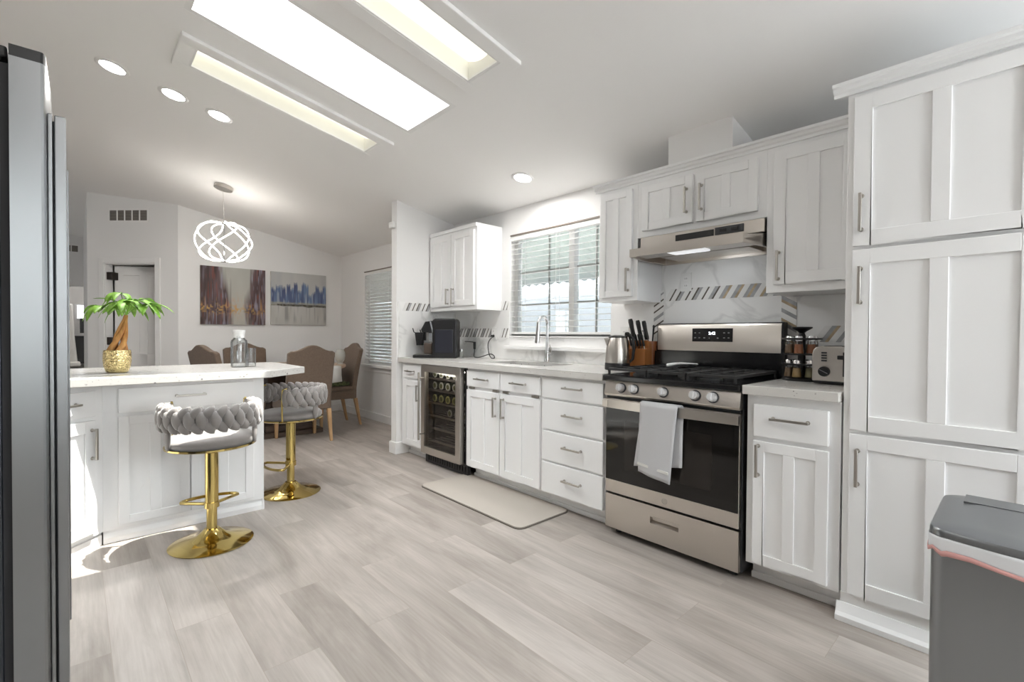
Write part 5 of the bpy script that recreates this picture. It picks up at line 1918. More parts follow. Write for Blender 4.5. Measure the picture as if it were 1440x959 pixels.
def leaflet(base, d, ln, wd, droop):
    d = d.normalized()
    s_ = d.cross(V(0, 0, 1))
    if s_.length < 1e-3:
        s_ = V(1, 0, 0)
    s_.normalize()
    nseg = 8
    L0 = len(lf.v)
    p = Vector(base)
    dd_ = d.copy()
    for i in range(nseg + 1):
        q = i / nseg
        w_ = wd * (math.sin(PI * min(1, q * 0.93 + 0.05)) ** 0.75) * (1 - 0.15 * q) if 0 < i < nseg else 0.0012
        lift = V(0, 0, 1) * w_ * 0.28
        lf.v += [p - s_ * w_ + lift, p.copy(), p + s_ * w_ + lift]
        dd_ = (dd_ + V(0, 0, -droop / nseg)).normalized()
        p = p + dd_ * (ln / nseg)
    for i in range(nseg):
        for k in range(2):
            a = L0 + i * 3 + k
            lf.f.append([a, a + 1, a + 4, a + 3])


rng = random.Random(5)
for k in range(9):
    a_ = k * 2 * PI / 9 + 0.3
    el = rng.uniform(0.35, 1.35)
    d = V(math.cos(a_) * math.cos(el), math.sin(a_) * math.cos(el), math.sin(el))
    tip = top + d * rng.uniform(0.07, 0.125)
    st.tube([top, top + d * 0.04 + V(0, 0, 0.01), tip], 0.0022, 6)
    for j in range(5):
        b_ = a_ + (j - 2) * 0.66 + rng.uniform(-0.15, 0.15)
        droop = rng.uniform(0.5, 2.3)
        leaflet(tip, V(math.cos(b_), math.sin(b_), rng.uniform(-0.25, 0.55)), rng.uniform(0.095, 0.155), rng.uniform(0.017, 0.024), droop)
st.build('stems', M['leaf'], o, smooth=60)
lo = lf.build('foliage', M['leaf'], o, smooth=70)
sm_ = lo.modifiers.new('thick', 'SOLIDIFY')
sm_.thickness = 0.0008

# carafe and glass
CP = V(0.803, 3.575, 0.90)
o = thing('glass_carafe', 'clear glass water bottle with white stopper on island counter', 'carafe', CP)
MB().lathe([(0.0, 0.0), (0.047, 0.0), (0.050, 0.006), (0.050, 0.165), (0.046, 0.180), (0.034, 0.190), (0.032, 0.20), (0.030, 0.20), (0.031, 0.19), (0.043, 0.178), (0.0465, 0.165), (0.0465, 0.008), (0.0, 0.006)], CP, 36).build('bottle', M['bottleglass'], o, smooth=50)
MB().lathe([(0.034, 0.195), (0.034, 0.222), (0.037, 0.226), (0.037, 0.246), (0.0, 0.248)], CP, 28).build('stopper', M['white'], o, smooth=40)
MB().tube([CP + V(-0.02, -0.036, 0.205), CP + V(-0.022, -0.052, 0.17), CP + V(-0.014, -0.054, 0.145), CP + V(-0.004, -0.052, 0.17), CP + V(-0.004, -0.038, 0.205)], 0.003, 8).build('clip', M['glass'], o, smooth=60)
GP = V(0.884, 3.60, 0.90)
o = tag(MB().lathe([(0.0, 0.0), (0.024, 0.0), (0.026, 0.004), (0.027, 0.125), (0.0255, 0.125), (0.0245, 0.012), (0.0, 0.010)], GP, 30).build('drinking_glass', M['bottleglass'], smooth=50),
        'clear drinking glass right of the water bottle on island', 'glass')


# ------------------------------------------------------------------ bar stools (built at the origin facing +x, then placed)
def make_stool():
    r = thing('bar_stool', '', 'bar stool')
    prof = [(0.0, 0.0), (0.196, 0.0), (0.198, 0.004), (0.185, 0.010), (0.12, 0.024), (0.07, 0.042), (0.045, 0.066), (0.036, 0.075), (0.0, 0.075)]
    LMB().lathe(prof, (0, 0, 0), 56).build('base', M['gold'], r, smooth=45)
    LMB().lathe([(0.0, 0.07), (0.025, 0.07), (0.025, 0.22), (0.0, 0.22)], (0, 0, 0), 24).build('piston', M['gold'], r, smooth=45)
    LMB().lathe([(0.0, 0.20), (0.0315, 0.20), (0.0315, 0.51), (0.0, 0.51)], (0, 0, 0), 28).build('column', M['gold'], r, smooth=45)
    fr_ = LMB()
    pts = [(0.0, 0.03 * s, 0.205) for s in (1,)]
    loop = [(0.02, 0.026, 0.205)]
    for i in range(17):
        a_ = PI / 2 - PI * i / 16
        loop.append((0.105 + 0.06 * math.cos(a_), 0.135 * math.sin(a_), 0.205))
    loop.append((0.02, -0.026, 0.205))
    fr_.tube(loop, 0.0085, 12)
    fr_.lathe([(0.030, 0.19), (0.036, 0.19), (0.036, 0.22), (0.030, 0.22)], (0, 0, 0), 24)
    fr_.build('footrest', M['gold'], r, smooth=60)
    LMB().tube([(0.03, -0.02, 0.512), (0.10, -0.14, 0.505), (0.125, -0.215, 0.485)], [0.005, 0.005, 0.007], 10).build('lever', M['gold'], r, smooth=60)
    LMB().lathe([(0.0, 0.51), (0.10, 0.51), (0.200, 0.522), (0.212, 0.528), (0.212, 0.537), (0.0, 0.537)], (0, 0, 0), 56).build('seat_plate', M['gold'], r, smooth=45)
    LMB().lathe([(0.0, 0.537), (0.198, 0.537), (0.207, 0.550), (0.206, 0.567), (0.190, 0.582), (0.12, 0.592), (0.0, 0.594)], (0, 0, 0), 56).build('seat', M['velvet'], r, smooth=60)
    # braided wrap-around back: open towards +x
    R = 0.222
    zc = 0.693
    half = math.radians(122)
    core = LMB()
    n = 30
    vs, fs = [], []
    for i in range(n + 1):
        a_ = PI - half + 2 * half * i / n
        for rr, z in ((R - 0.018, zc - 0.052), (R + 0.004, zc - 0.05), (R + 0.006, zc + 0.05), (R - 0.018, zc + 0.055)):
            vs.append((rr * math.cos(a_), rr * math.sin(a_), z))
    for i in range(n):
        for k in range(4):
            a, b2 = i * 4 + k, i * 4 + (k + 1) % 4
            fs.append([a, b2, b2 + 4, a + 4])
    fs += [[0, 1, 2, 3], [n * 4 + 3, n * 4 + 2, n * 4 + 1, n * 4]]
    core.add(vs, fs)
    m_ = 17
    step = 2 * half / m_

    def leaf(ang, rad, z, hw, hh, th, tilt, face):
        # pointed padded leaf lying on the cylinder, bulging along face (+1 out, -1 in)
        nu, nv = 10, 9
        L0 = len(core.v)
        ct_, st_ = math.cos(tilt), math.sin(tilt)
        for i_ in range(nv + 1):
            q = -1 + 2 * i_ / nv
            wq = hw * (max(0.0, 1 - abs(q) ** 2.0)) ** 0.8 + 0.0006
            for j_ in range(nu):
                ph = 2 * PI * j_ / nu
                t_, n_ = wq * math.cos(ph), math.sin(ph)
                bul = th * math.sqrt(max(0.0, 1 - q * q)) * n_
                tt, zz = t_ * ct_ - q * hh * st_, t_ * st_ + q * hh * ct_
                a2_ = ang + tt / rad
                rr = rad + face * bul
                core.v.append(V(rr * math.cos(a2_), rr * math.sin(a2_), z + zz))
        for i_ in range(nv):
            for j_ in range(nu):
                p_, q_ = L0 + i_ * nu + j_, L0 + i_ * nu + (j_ + 1) % nu
                core.f.append([p_, q_, q_ + nu, p_ + nu])
                core.mi.append(0)

    for i in range(m_):
        a_ = PI - half + step * (i + 0.5)
        a2 = a_ + step / 2
        for rad_, fc in ((R + 0.002, 1), (R - 0.016, -1)):
            leaf(a_, rad_ + 0.004 * fc, zc, 0.0265, 0.050, 0.019, 0.16, fc)
            if i < m_ - 1:
                leaf(a2, rad_, zc + 0.036, 0.0235, 0.040, 0.018, -0.62, fc)
                leaf(a2, rad_, zc - 0.036, 0.0235, 0.040, 0.018, 0.62, fc)
    # rounded ends
    for s_ in (-1, 1):
        a_ = PI + s_ * half
        core.ball(((R - 0.006) * math.cos(a_), (R - 0.006) * math.sin(a_), zc), 0.024, 0.022, 0.062, Matrix.Rotation(a_, 3, 'Z'), 14, 10)
    core.build('backrest', M['velvet'], r, smooth=80)
    fr2 = LMB()
    for s_ in (-1, 1):
        a_ = PI + s_ * (half + 0.10)
        x, y = (R - 0.008) * math.cos(a_), (R - 0.008) * math.sin(a_)
        xs_, ys_ = 0.205 * math.cos(a_), 0.205 * math.sin(a_)
        fr2.tube([(xs_, ys_, 0.533), (x, y, 0.60), (x, y, 0.70), (x * 0.98, y * 1.01, 0.748), (x - 0.03, y * 1.02, 0.756)], 0.0058, 10)
    fr2.build('frame_rod', M['gold'], r, smooth=60)
    for s_ in (-1, 1):
        stp = LMB()
        a_ = PI + s_ * math.radians(66)
        rot = Matrix.Rotation(a_, 3, 'Z')
        c_ = V(0.212 * math.cos(a_), 0.212 * math.sin(a_), 0.598)
        stp.ball(c_, 0.012, 0.024, 0.066, rot, 12, 8)
        stp.build('support_strap', M['velvet'], r, smooth=70)
    return r


s1 = make_stool()
tag(s1, 'grey velvet braided bar stool on gold pedestal, nearer, in front of island drawer', 'bar stool', 'velvet bar stools at the island')
s1.location = (0.534, 2.967, 0.0005)
s1.rotation_euler.z = math.radians(84)
s2 = copy_tree(s1)
tag(s2, 'grey velvet braided bar stool on gold pedestal, farther, at the island end', 'bar stool', 'velvet bar stools at the island')
s2.location = (1.118, 3.535, 0.0005)
s2.rotation_euler.z = math.radians(186)


# ------------------------------------------------------------------ dining table and chairs
TC = V(1.75, 5.78, 0)
o = thing('dining_table', 'round pale wood dining table on a dark pedestal', 'table', TC)
MB().lathe([(0.0, 0.725), (0.66, 0.725), (0.675, 0.735), (0.675, 0.755), (0.668, 0.76), (0.0, 0.76)], TC, 64).build('tabletop', M['tablewood'], o, smooth=40)
MB().hexa([(TC.x - .17, TC.y - .17, 0.12), (TC.x + .17, TC.y - .17, 0.12), (TC.x + .17, TC.y + .17, 0.12), (TC.x - .17, TC.y + .17, 0.12)], [(TC.x - .24, TC.y - .24, 0.72), (TC.x + .24, TC.y - .24, 0.72), (TC.x + .24, TC.y + .24, 0.72), (TC.x - .24, TC.y + .24, 0.72)]).build('pedestal', M['darkwood'], o, bevel=0.01)
MB().box(TC.x - 0.33, TC.x + 0.33, TC.y - 0.33, TC.y + 0.33, 0.0, 0.05).box(TC.x - 0.26, TC.x + 0.26, TC.y - 0.26, TC.y + 0.26, 0.05, 0.12).build('plinth', M['darkwood'], o, bevel=0.008)
o = tag(MB().lathe([(0.0, 0.0), (0.034, 0.0), (0.036, 0.008), (0.030, 0.02), (0.052, 0.055), (0.062, 0.10), (0.056, 0.145), (0.040, 0.178), (0.037, 0.178), (0.052, 0.145), (0.057, 0.10), (0.046, 0.06), (0.0, 0.035)], (2.315, 5.55, 0.7605), 28).build('vase', M['vase'], smooth=50),
        'rounded grey glass vase on the dining table', 'vase')
rn = MB()
ra = V(-0.35, 0.94, 0).normalized()
cpt = []
o = thing('table_runner', 'white cloth runner hanging over the near edge of dining table', 'table runner', (2.1, 5.3, 0.762))
rdir = V(0.55, -0.835, 0).normalized()
side = V(-rdir.y, rdir.x, 0)
pr_ = [(-0.2, 0.7615), (0.2, 0.7615), (0.5, 0.7615), (0.66, 0.7615), (0.686, 0.757), (0.690, 0.73), (0.692, 0.66), (0.70, 0.585)]
for q, z in pr_:
    c = TC + rdir * q
    rn.v += [V(c.x, c.y, z) + side * 0.09, V(c.x, c.y, z) - side * 0.09]
for i in range(len(pr_) - 1):
    rn.f.append([2 * i, 2 * i + 1, 2 * i + 3, 2 * i + 2])
ro = rn.build('cloth', M['cloth'], o, smooth=60)
sm_ = ro.modifiers.new('thick', 'SOLIDIFY')
sm_.thickness = 0.003
sm_.offset = 1


def make_chair():
    """upholstered parsons chair at the origin facing +x"""
    r = thing('dining_chair', '', 'chair')
    w = 0.235
    # back panel: leaning slab with a camel-back top
    prof = []
    n = 14
    for i in range(n + 1):
        y = -w + 2 * w * i / n
        u = y / w
        z = 0.945 + 0.062 * (0.5 + 0.5 * math.cos(PI * min(1, abs(u) * 1.25)))
        if abs(u) > 0.96:
            z -= 0.018
        prof.append((y, z))
    levels = 9
    vs, fs = [], []
    for side_ in (0, 1):
        for l in range(levels + 1):
            q = l / levels
            for (y, zt_) in prof:
                z = 0.33 + (zt_ - 0.33) * q
                lean = 0.10 * max(0, (z - 0.45) / 0.55) ** 1.3
                taper = 1.0 - 0.05 * (1 - q)
                bow = 0.012 * (1 - (y / w) ** 2)
                x = -0.225 - lean + (0.07 * (1 - 0.25 * q) if side_ else 0.0) - bow * (0 if side_ else 1)
                vs.append((x, y * taper, z))
    m_ = n + 1
    tot = m_ * (levels + 1)
    for l in range(levels):
        for i in range(n):
            a = l * m_ + i
            fs.append([a, a + 1, a + 1 + m_, a + m_])
            fs.append([tot + a + m_, tot + a + 1 + m_, tot + a + 1, tot + a])
    for l in range(levels):
        for i in (0, n):
            a = l * m_ + i
            fs.append([a, a + m_, tot + a + m_, tot + a])
    for i in range(n):
        a = levels * m_ + i
        fs.append([a, a + 1, tot + a + 1, tot + a])
        fs.append([i, i + 1, tot + i + 1, tot + i])
    LMB().add(vs, fs).build('backrest', M['linen'], r, smooth=40, bevel=0.012, seg=3)
    LMB().box(-0.20, 0.225, -0.235, 0.235, 0.335, 0.435).build('seat_frame', M['linen'], r, bevel=0.012, seg=3)
    LMB().box(-0.175, 0.23, -0.23, 0.23, 0.435, 0.49).build('seat_cushion', M['linen'], r, bevel=0.022, seg=4)
    for sy in (-1, 1):
        y = sy * 0.20
        LMB().hexa([(0.185, y - 0.014, 0), (0.213, y - 0.014, 0), (0.213, y + 0.014, 0), (0.185, y + 0.014, 0)],
                   [(0.175, y - 0.021, 0.335), (0.218, y - 0.021, 0.335), (0.218, y + 0.021, 0.335), (0.175, y + 0.021, 0.335)]).build('leg', M['legwood'], r, bevel=0.003)
        lg = LMB()
        secs_ = [(-0.285, 0.0, 0.013), (-0.262, 0.10, 0.015), (-0.238, 0.22, 0.018), (-0.215, 0.335, 0.021)]
        vs2, fs2 = [], []
        for x, z, h_ in secs_:
            vs2 += [(x - h_, y - h_, z), (x + h_, y - h_, z), (x + h_, y + h_, z), (x - h_, y + h_, z)]
        for i in range(3):
            for k in range(4):
                a, b2 = i * 4 + k, i * 4 + (k + 1) % 4
                fs2.append([a, b2, b2 + 4, a + 4])
        fs2 += [[3, 2, 1, 0], [12, 13, 14, 15]]
        lg.add(vs2, fs2).build('leg', M['legwood'], r, bevel=0.003)
    return r


chA = make_chair()
spots = [
    (1.772, 5.235, 90, 'brown linen dining chair seen from behind beside the bar stool'),
    (2.31, 5.80, 180, 'brown linen dining chair with green cushion next to the window blind'),
    (1.53, 6.30, 268, 'brown linen dining chair on the far side under the paintings'),
    (1.19, 5.62, 20, 'brown linen dining chair left of the water bottle, turned sideways'),
]
for i, (x, y, a_, lb) in enumerate(spots):
    c = chA if i == 0 else copy_tree(chA)
    c.location = (x, y, 0)
    c.rotation_euler.z = math.radians(a_)
    tag(c, lb, 'chair', 'linen chairs round the dining table')
o = tag(MB().box(2.10, 2.465, 5.60, 6.00, 0.492, 0.535).build('seat_pad', M['sandy'], bevel=0.02, seg=4), 'dark green patterned cushion on the dining chair by the window', 'cushion')

# ------------------------------------------------------------------ paintings
def painting(xa, xb, za, zb, fn, label):
    nx_, nz_ = 190, 190
    r = thing('painting', label, 'painting', ((xa + xb) / 2, YF, (za + zb) / 2))
    MB().box(xa, xb, YF - 0.034, YF - 0.001, za, zb).build('stretched_canvas', M['canvas'], r)
    mb = MB()
    for j in range(nz_ + 1):
        for i in range(nx_ + 1):
            mb.v.append(V(xa + (xb - xa) * i / nx_, YF - 0.0350, za + (zb - za) * j / nz_))
    for j in range(nz_):
        for i in range(nx_):
            a = j * (nx_ + 1) + i
            mb.f.append([a, a + 1, a + nx_ + 2, a + nx_ + 1])
    ob = mb.build('painted_face', M['paint'], r)
    me = ob.data
    at = me.color_attributes.new('paint', 'FLOAT_COLOR', 'POINT')
    off = world_loc(r)
    for v in me.vertices:
        u = (v.co.x + off.x - xa) / (xb - xa)
        w = (v.co.z + off.z - za) / (zb - za)
        c = fn(u, w)
        at.data[v.index].color = (*[max(0.0, min(1.0, k)) for k in c], 1)
    return r


def lerp(a, b, t):
    t = max(0.0, min(1.0, t))
    return tuple(p + (q - p) * t for p, q in zip(a, b))


prng = random.Random(11)
colh = [prng.random() for _ in range(400)]
cells = [[prng.random() for _ in range(80)] for _ in range(80)]


def vnoise(x, tab):
    i = int(math.floor(x))
    f = x - i
    f = f * f * (3 - 2 * f)
    return tab[i % 400] * (1 - f) + tab[(i + 1) % 400] * f


def cell(u, w):
    return cells[int(u) % 80][int(w) % 80]


def n2(x, y):
    i, j = int(math.floor(x)), int(math.floor(y))
    f, g = x - i, y - j
    f, g = f * f * (3 - 2 * f), g * g * (3 - 2 * g)
    c = lambda p, q: cells[p % 80][q % 80]
    return (c(i, j) * (1 - f) + c(i + 1, j) * f) * (1 - g) + (c(i, j + 1) * (1 - f) + c(i + 1, j + 1) * f) * g


def street(u, w):
    pale = lerp((0.46, 0.44, 0.39), (0.50, 0.50, 0.46), w)
    c = lerp(pale, (0.40, 0.39, 0.36), 0.5 * n2(u * 10, w * 4))
    # buildings on both sides, ragged streaky inner edges; the right side starts lower
    side = u - 0.585
    hw = 0.13 + 0.16 * max(0.0, w - 0.25) + (0.05 if side < 0 else 0.0) * w + 0.08 * max(0.0, 0.25 - w)
    d_ = abs(side) - hw + 0.10 * (n2(u * 38 + 5, w * 2.5) - 0.5)
    if d_ > -0.09:
        k = n2(u * 44 + 13, w * 3.2)
        dark = lerp((0.040, 0.020, 0.020), (0.15, 0.095, 0.10), k)
        k2 = n2(u * 52 + 31, w * 6 + 7)
        dark = lerp(dark, (0.33, 0.32, 0.40), max(0, k2 - 0.62) * 2.3)
        dark = lerp(dark, (0.30, 0.06, 0.035), max(0, 0.26 - k2) * 2.6)
        if u < 0.22:
            dark = lerp(dark, (0.045, 0.020, 0.018), 0.75 * (1 - u / 0.22) * (0.4 + 0.6 * min(1, w * 1.6)))
        c = lerp(c, dark, (d_ + 0.09) / 0.11)
    # warm street lights gathered in a low band, with streaks below
    g = math.exp(-((w - 0.27) / 0.075) ** 2) * (1 if side < 0 else 0.75)
    c = lerp(c, (0.56, 0.33, 0.09), g * max(0, n2(u * 40 + 3, w * 36) - 0.42) * 1.9)
    g2 = math.exp(-((w - 0.30) / 0.16) ** 2)
    c = lerp(c, (0.58, 0.30, 0.12), g2 * max(0, n2(u * 60 + 50, w * 9) - 0.66) * 2.2)
    c = lerp(c, (0.05, 0.035, 0.04), 0.5 * math.exp(-((w - 0.235) / 0.012) ** 2) * n2(u * 22, 3.3) if abs(side) > 0.05 else 0)
    if w < 0.2:
        c = lerp(c, (0.46, 0.40, 0.36), 0.5 * max(0, n2(u * 30 + 9, w * 5) - 0.5))
    return c


def skyline(u, w):
    c = lerp((0.55, 0.545, 0.52), (0.47, 0.475, 0.48), n2(u * 14, w * 2.5))
    h0 = 0.60 + 0.28 * vnoise(math.floor(u * 15) + 40, colh) * (1.0 - 0.35 * u) + (0.09 if 0.08 < u < 0.25 else 0)
    h = h0 + 0.07 * (n2(u * 60, 2.2) - 0.5)
    fade = (h - w) / 0.10
    if w > 0.40 and fade > 0:
        k = n2(u * 34 + 60, w * 2.6)
        blue = lerp((0.030, 0.045, 0.15), (0.16, 0.25, 0.42), k)
        blue = lerp(blue, (0.42, 0.46, 0.52), max(0, n2(u * 46 + 20, w * 7) - 0.66) * 2.2)
        c = lerp(c, blue, min(0.93, 0.35 + fade))
    if w > 0.40:
        c = lerp(c, (0.40, 0.39, 0.28), 0.75 * math.exp(-((w - 0.415) / 0.018) ** 2) * (0.4 + n2(u * 24, w * 30)))
    edge = 0.345 + 0.03 * (n2(u * 9, 1.5) - 0.5)
    if edge < w <= 0.405:
        bank = (0.050, 0.042, 0.022) if u > 0.10 else (0.26, 0.25, 0.20)
        c = lerp(c, bank, min(1, (w - edge) / 0.015) * min(1, (0.405 - w) / 0.012) * (0.75 + 0.25 * n2(u * 40, w * 30)))
    if w <= edge:
        c = lerp((0.46, 0.45, 0.42), (0.54, 0.53, 0.51), n2(u * 7, w * 4))
        s_ = n2(u * 32 + 17, w * 2.2 + 3)
        c = lerp(c, (0.24, 0.235, 0.23), max(0, s_ - 0.58) * 2.0 * min(1, w / 0.12))
    return c


painting(1.110, 1.833, 1.230, 1.945, street, 'square painting of a dark rainy city street, left of the two')
painting(1.903, 2.628, 1.240, 1.945, skyline, 'square painting of a blue skyline over pale water, right of the two')

# ------------------------------------------------------------------ vents, sensor
def vent(F, w, h, ncol, label):
    r = thing('air_vent', label, 'vent', F[0])
    m_ = MB()
    m_.fbox(F, -w / 2, w / 2, 0, 0.006, -h / 2, -h / 2 + 0.022).fbox(F, -w / 2, w / 2, 0, 0.006, h / 2 - 0.022, h / 2)
    cw = (w - 0.04) / ncol
    m_.fbox(F, -w / 2, -w / 2 + 0.02, 0, 0.006, -h / 2 + 0.022, h / 2 - 0.022).fbox(F, w / 2 - 0.02, w / 2, 0, 0.006, -h / 2 + 0.022, h / 2 - 0.022)
    for k in range(1, ncol):
        a = -w / 2 + 0.02 + cw * k
        m_.fbox(F, a - 0.007, a + 0.007, 0, 0.006, -h / 2 + 0.022, h / 2 - 0.022)
    m_.build('frame', M['trim'], r)
    MB().fbox(F, -w / 2 + 0.02, w / 2 - 0.02, 0.0005, 0.002, -h / 2 + 0.022, h / 2 - 0.022).build('backing', M['slot'], r)
    s_ = MB()
    k = 0
    z = -h / 2 + 0.027
    while z < h / 2 - 0.027:
        s_.fbox(F, -w / 2 + 0.02, w / 2 - 0.02, 0.002, 0.0045, z, z + 0.004)
        z += 0.011
    s_.build('louvre', mat('vent_louvre', (0.30, 0.275, 0.25), 0.6), r)
    return r


vent((V(0.467, 7.256, 2.513) + N45 * 0.001, U45, N45), 0.50, 0.165, 5, 'white wall vent with five grille sections above the ajar door')
vent((V(-0.10, YLR - 0.001, 2.59), V(1, 0, 0), V(0, -1, 0)), 0.30, 0.15, 3, 'small wall vent high on the distant living room wall')
sn = MB().box(2.145, 2.19, 4.0, 4.06, 2.11, 2.175)
ms = thing('motion_sensor', 'small white sensor box high on the partition wall edge', 'sensor', (2.18, 4.04, 2.14))
MB().box(2.170, 2.2045, 4.02, 4.09, 2.115, 2.175).build('case', M['white'], ms, bevel=0.006)
MB().box(2.166, 2.170, 4.032, 4.078, 2.122, 2.145).build('lens', M['trim'], ms)

# ------------------------------------------------------------------ ceiling lights
upN = V(SL, 0, 1).normalized()       # ceiling normal pointing up


def downlight(x, y, label, watts=None):
    z = cz(x)
    up = V(SL, 0, 1).normalized() if x > RIDGE else V(-SL, 0, 1).normalized()
    r = thing('recessed_light', label, 'ceiling light', (x, y, z), group='recessed ceiling lights')
    c = V(x, y, z)
    a = V(0, 1, 0)
    b = up.cross(a).normalized()
    rg = MB()
    n = 36
    vs, fs = [], []
    for rr, h in ((0.088, 0.0), (0.088, -0.003), (0.083, -0.006), (0.066, -0.006), (0.062, -0.001)):
        for i in range(n):
            q = 2 * PI * i / n
            vs.append(c + a * (rr * math.cos(q)) + b * (rr * math.sin(q)) + up * h)
    for k in range(4):
        for i in range(n):
            j = (i + 1) % n
            fs.append([k * n + i, k * n + j, (k + 1) * n + j, (k + 1) * n + i])
    rg.add(vs, fs).build('trim_ring', M['trim'], r, smooth=40)
    MB().cyl(c - up * 0.0012, c - up * 0.003, 0.0625, 0.0625, n).build('lens', M['lamp'], r, smooth=40)
    l = lamp_area('downlight', c - up * 0.012, -up, 0.12, watts or DOWNLIGHT_W)
    l.parent = r
    l.location = (-up * 0.012)
    return r


downlight(0.175, 3.89, 'round recessed ceiling light above the island, nearest the fridge')
downlight(0.488, 3.89, 'round recessed ceiling light above the island, middle of three in a row')
downlight(0.754, 3.90, 'round recessed ceiling light above the island, nearest the chandelier')
downlight(2.495, 2.61, 'round recessed ceiling light above the sink')
for x, y, w, p_ in ((0.3, -0.9, 'the back of the kitchen, left', 5), (1.9, -0.9, 'the back of the kitchen, right', 1.5), (-2.4, 2.2, 'the living room beside the fridge', 3), (0.3, 12.9, 'the office', 5)):  # out-of-view lamps added to fill the rooms with light
    downlight(x, y, f'unseen round recessed light added for fill over {w}', p_)


def light_box(H, label):
    xa, xb, ya, yb = H
    r = thing('ceiling_light_box', label, 'ceiling light', ((xa + xb) / 2, (ya + yb) / 2, cz((xa + xb) / 2)), group='long fluorescent ceiling light boxes')
    fr_ = MB()
    m_ = 0.075
    th = 0.022

    def slab_(x0, x1, y0, y1, z_off0, z_off1):
        fr_.hexa([(x0, y0, cz(x0) - z_off1), (x1, y0, cz(x1) - z_off1), (x1, y1, cz(x1) - z_off1), (x0, y1, cz(x0) - z_off1)],
                 [(x0, y0, cz(x0) - z_off0), (x1, y0, cz(x1) - z_off0), (x1, y1, cz(x1) - z_off0), (x0, y1, cz(x0) - z_off0)])
    slab_(xa - m_, xb + m_, ya - m_, ya, 0.0, th)
    slab_(xa - m_, xb + m_, yb, yb + m_, 0.0, th)
    slab_(xa - m_, xa, ya, yb, 0.0, th)
    slab_(xb, xb + m_, ya, yb, 0.0, th)
    fr_.build('frame', M['ceil'], r, bevel=0.004)
    lip = MB()
    lw = 0.010
    for (x0, x1, y0, y1) in ((xa, xb, ya, ya + lw), (xa, xb, yb - lw, yb), (xa, xa + lw, ya + lw, yb - lw), (xb - lw, xb, ya + lw, yb - lw)):
        lip.hexa([(x0, y0, cz(x0) - 0.02), (x1, y0, cz(x1) - 0.02), (x1, y1, cz(x1) - 0.02), (x0, y1, cz(x0) - 0.02)],
                 [(x0, y0, cz(x0) - 0.008), (x1, y0, cz(x1) - 0.008), (x1, y1, cz(x1) - 0.008), (x0, y1, cz(x0) - 0.008)])
    lip.build('inner_lip', M['trim'], r)
    wl = MB()
    hgt = 0.085
    t = 0.006
    for (x0, x1, y0, y1) in ((xa, xb, ya, ya + t), (xa, xb, yb - t, yb), (xa, xa + t, ya + t, yb - t), (xb - t, xb, ya + t, yb - t)):
        wl.hexa([(x0, y0, cz(x0) - 0.008), (x1, y0, cz(x1) - 0.008), (x1, y1, cz(x1) - 0.008), (x0, y1, cz(x0) - 0.008)],
                [(x0, y0, cz(x0) + hgt), (x1, y0, cz(x1) + hgt), (x1, y1, cz(x1) + hgt), (x0, y1, cz(x0) + hgt)])
    wl.build('well', M['well'], r)
    df = MB()
    n = 10
    vs, fs = [], []
    for i in range(n + 1):
        q = i / n
        y = ya + t + (yb - ya - 2 * t) * q
        h = hgt - 0.035 * math.sin(PI * q)
        for x in (xa + t, xb - t):
            vs.append((x, y, cz(x) + h))
    for i in range(n):
        fs.append([2 * i, 2 * i + 1, 2 * i + 3, 2 * i + 2])
    df.add(vs, fs).build('diffuser', M['tube'], r, smooth=60)
    MB().hexa([(xa, ya, cz(xa) + hgt), (xb, ya, cz(xb) + hgt), (xb, yb, cz(xb) + hgt), (xa, yb, cz(xa) + hgt)],
              [(xa, ya, cz(xa) + hgt + .01), (xb, ya, cz(xb) + hgt + .01), (xb, yb, cz(xb) + hgt + .01), (xa, yb, cz(xa) + hgt + .01)]).build('housing', M['trim'], r)
    return r


light_box(LA, 'long lit ceiling light box between skylight and recessed light row')
light_box(LB, 'long lit ceiling light box on the range side of skylight')

# ------------------------------------------------------------------ chandelier
CH = V(1.097, 5.472, 0)
o = thing('chandelier', 'round LED ribbon chandelier hanging over the dining area', 'chandelier', (CH.x, CH.y, cz(CH.x)))
cc = V(CH.x, CH.y, cz(CH.x))
MB().cyl(cc, cc - upN * 0.035, 0.083, 0.083, 40).build('canopy', M['nickel'], o, smooth=40, bevel=0.003)
MB().cyl(cc - upN * 0.035, V(CH.x, CH.y, 2.21), 0.0012, n=6).build('cord', M['nickel'], o)
MB().cyl((CH.x, CH.y, 2.215), (CH.x, CH.y, 2.235), 0.05, 0.03, 28).cyl((CH.x, CH.y, 1.838), (CH.x, CH.y, 1.852), 0.034, 0.034, 28).cyl((CH.x, CH.y, 1.85), (CH.x, CH.y, 2.22), 0.004, n=8).build('hub', M['chrome'], o, smooth=40)
nr_ = 8
for k in range(nr_):
    a0 = 2 * PI * k / nr_ + 0.55
    pts = []
    T = 1.25 if k % 2 == 0 else -1.25
    for i in range(41):
        q = i / 40
        r_ = 0.032 + 0.215 * math.sin(PI * q) ** 0.58
        a_ = a0 + T * (q - 0.5) + 0.28 * math.sin(2 * PI * q) * (1 if k % 2 else -1)
        z = 2.222 - 0.372 * (0.5 - 0.5 * math.cos(PI * q))
        pts.append((CH.x + r_ * math.cos(a_), CH.y + r_ * math.sin(a_), z))
    MB().tube(pts, 0.0056, 8).build('light_strip', M['led'], o, smooth=70)

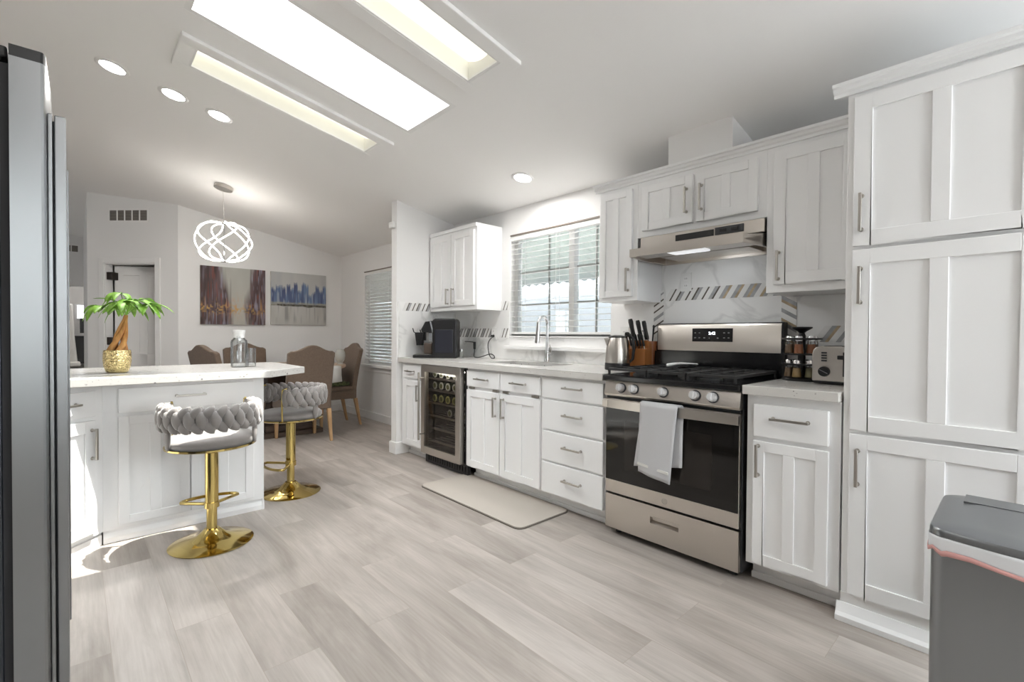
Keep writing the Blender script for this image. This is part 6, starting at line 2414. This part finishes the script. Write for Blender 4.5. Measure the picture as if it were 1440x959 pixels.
# ------------------------------------------------------------------ things far off in the office
o = thing('office_chair', 'white high-backed chair in the office far behind the fridge', 'chair', (-0.06, 13.2, 0))
MB().extrude([(-0.28, 13.2, 0.50), (0.02, 13.2, 0.50), (-0.02, 13.2, 1.0), (-0.05, 13.2, 1.70), (-0.26, 13.2, 1.70)], (0, 0.07, 0)).build('backrest', M['cloth'], o, bevel=0.03, seg=3)
MB().box(-0.30, 0.06, 12.75, 13.25, 0.44, 0.52).build('seat', M['cloth'], o, bevel=0.03, seg=3)
MB().cyl((-0.12, 13.0, 0.08), (-0.12, 13.0, 0.44), 0.03).build('column', M['black'], o, smooth=40)
bs_ = MB()
for k in range(5):
    a_ = 2 * PI * k / 5
    bs_.tube([(-0.12, 13.0, 0.09), (-0.12 + 0.27 * math.cos(a_), 13.0 + 0.27 * math.sin(a_), 0.04)], 0.02, 8)
    bs_.ball((-0.12 + 0.27 * math.cos(a_), 13.0 + 0.27 * math.sin(a_), 0.03), 0.03, 0.03, 0.03)
bs_.build('star_base', M['black'], o, smooth=50)
o = thing('desk', 'black office desk far behind the fridge', 'desk', (0.2, 13.9, 0))
MB().box(-0.55, 0.78, 13.55, 14.3, 1.0, 1.04).build('desktop', M['black'], o, bevel=0.004)
MB().box(-0.5, 0.78, 13.62, 13.66, 0.45, 1.0).build('front_panel', M['black'], o)
for x in (-0.53, 0.70):
    MB().box(x, x + 0.05, 13.6, 14.25, 0.0, 1.0).build('leg', M['black'], o)
o = thing('monitor', 'small black monitor on the office desk', 'monitor', (0.12, 14.0, 1.04))
MB().box(0.06, 0.5, 14.0, 14.03, 1.10, 1.42).build('screen', M['black'], o, bevel=0.004)
MB().box(0.2, 0.3, 13.95, 14.08, 1.0405, 1.05).box(0.24, 0.26, 14.03, 14.05, 1.05, 1.2).build('stand', M['black'], o)
FO = (V(0, 14.4, 0), V(1, 0, 0), V(0, -1, 0))
ow = MB()
ow.fbox(FO, -0.02, 0.75, 0.0, 0.02, 1.40, 1.43).fbox(FO, -0.02, 0.75, 0.0, 0.02, 1.72, 1.75).fbox(FO, -0.02, 0.02, 0, 0.02, 1.43, 1.72).fbox(FO, 0.71, 0.75, 0, 0.02, 1.43, 1.72)
ow = structure(ow.build('window_6', M['vinyl']), 'small bright office window', 'window')
MB().fbox(FO, 0.02, 0.71, 0.001, 0.006, 1.43, 1.72).build('pane', mat('daylit_shade', (0.9, 0.92, 0.95), 0.6, emit=(0.93, 0.96, 1.0), estr=1.4), ow)

bpy.context.view_layer.update()
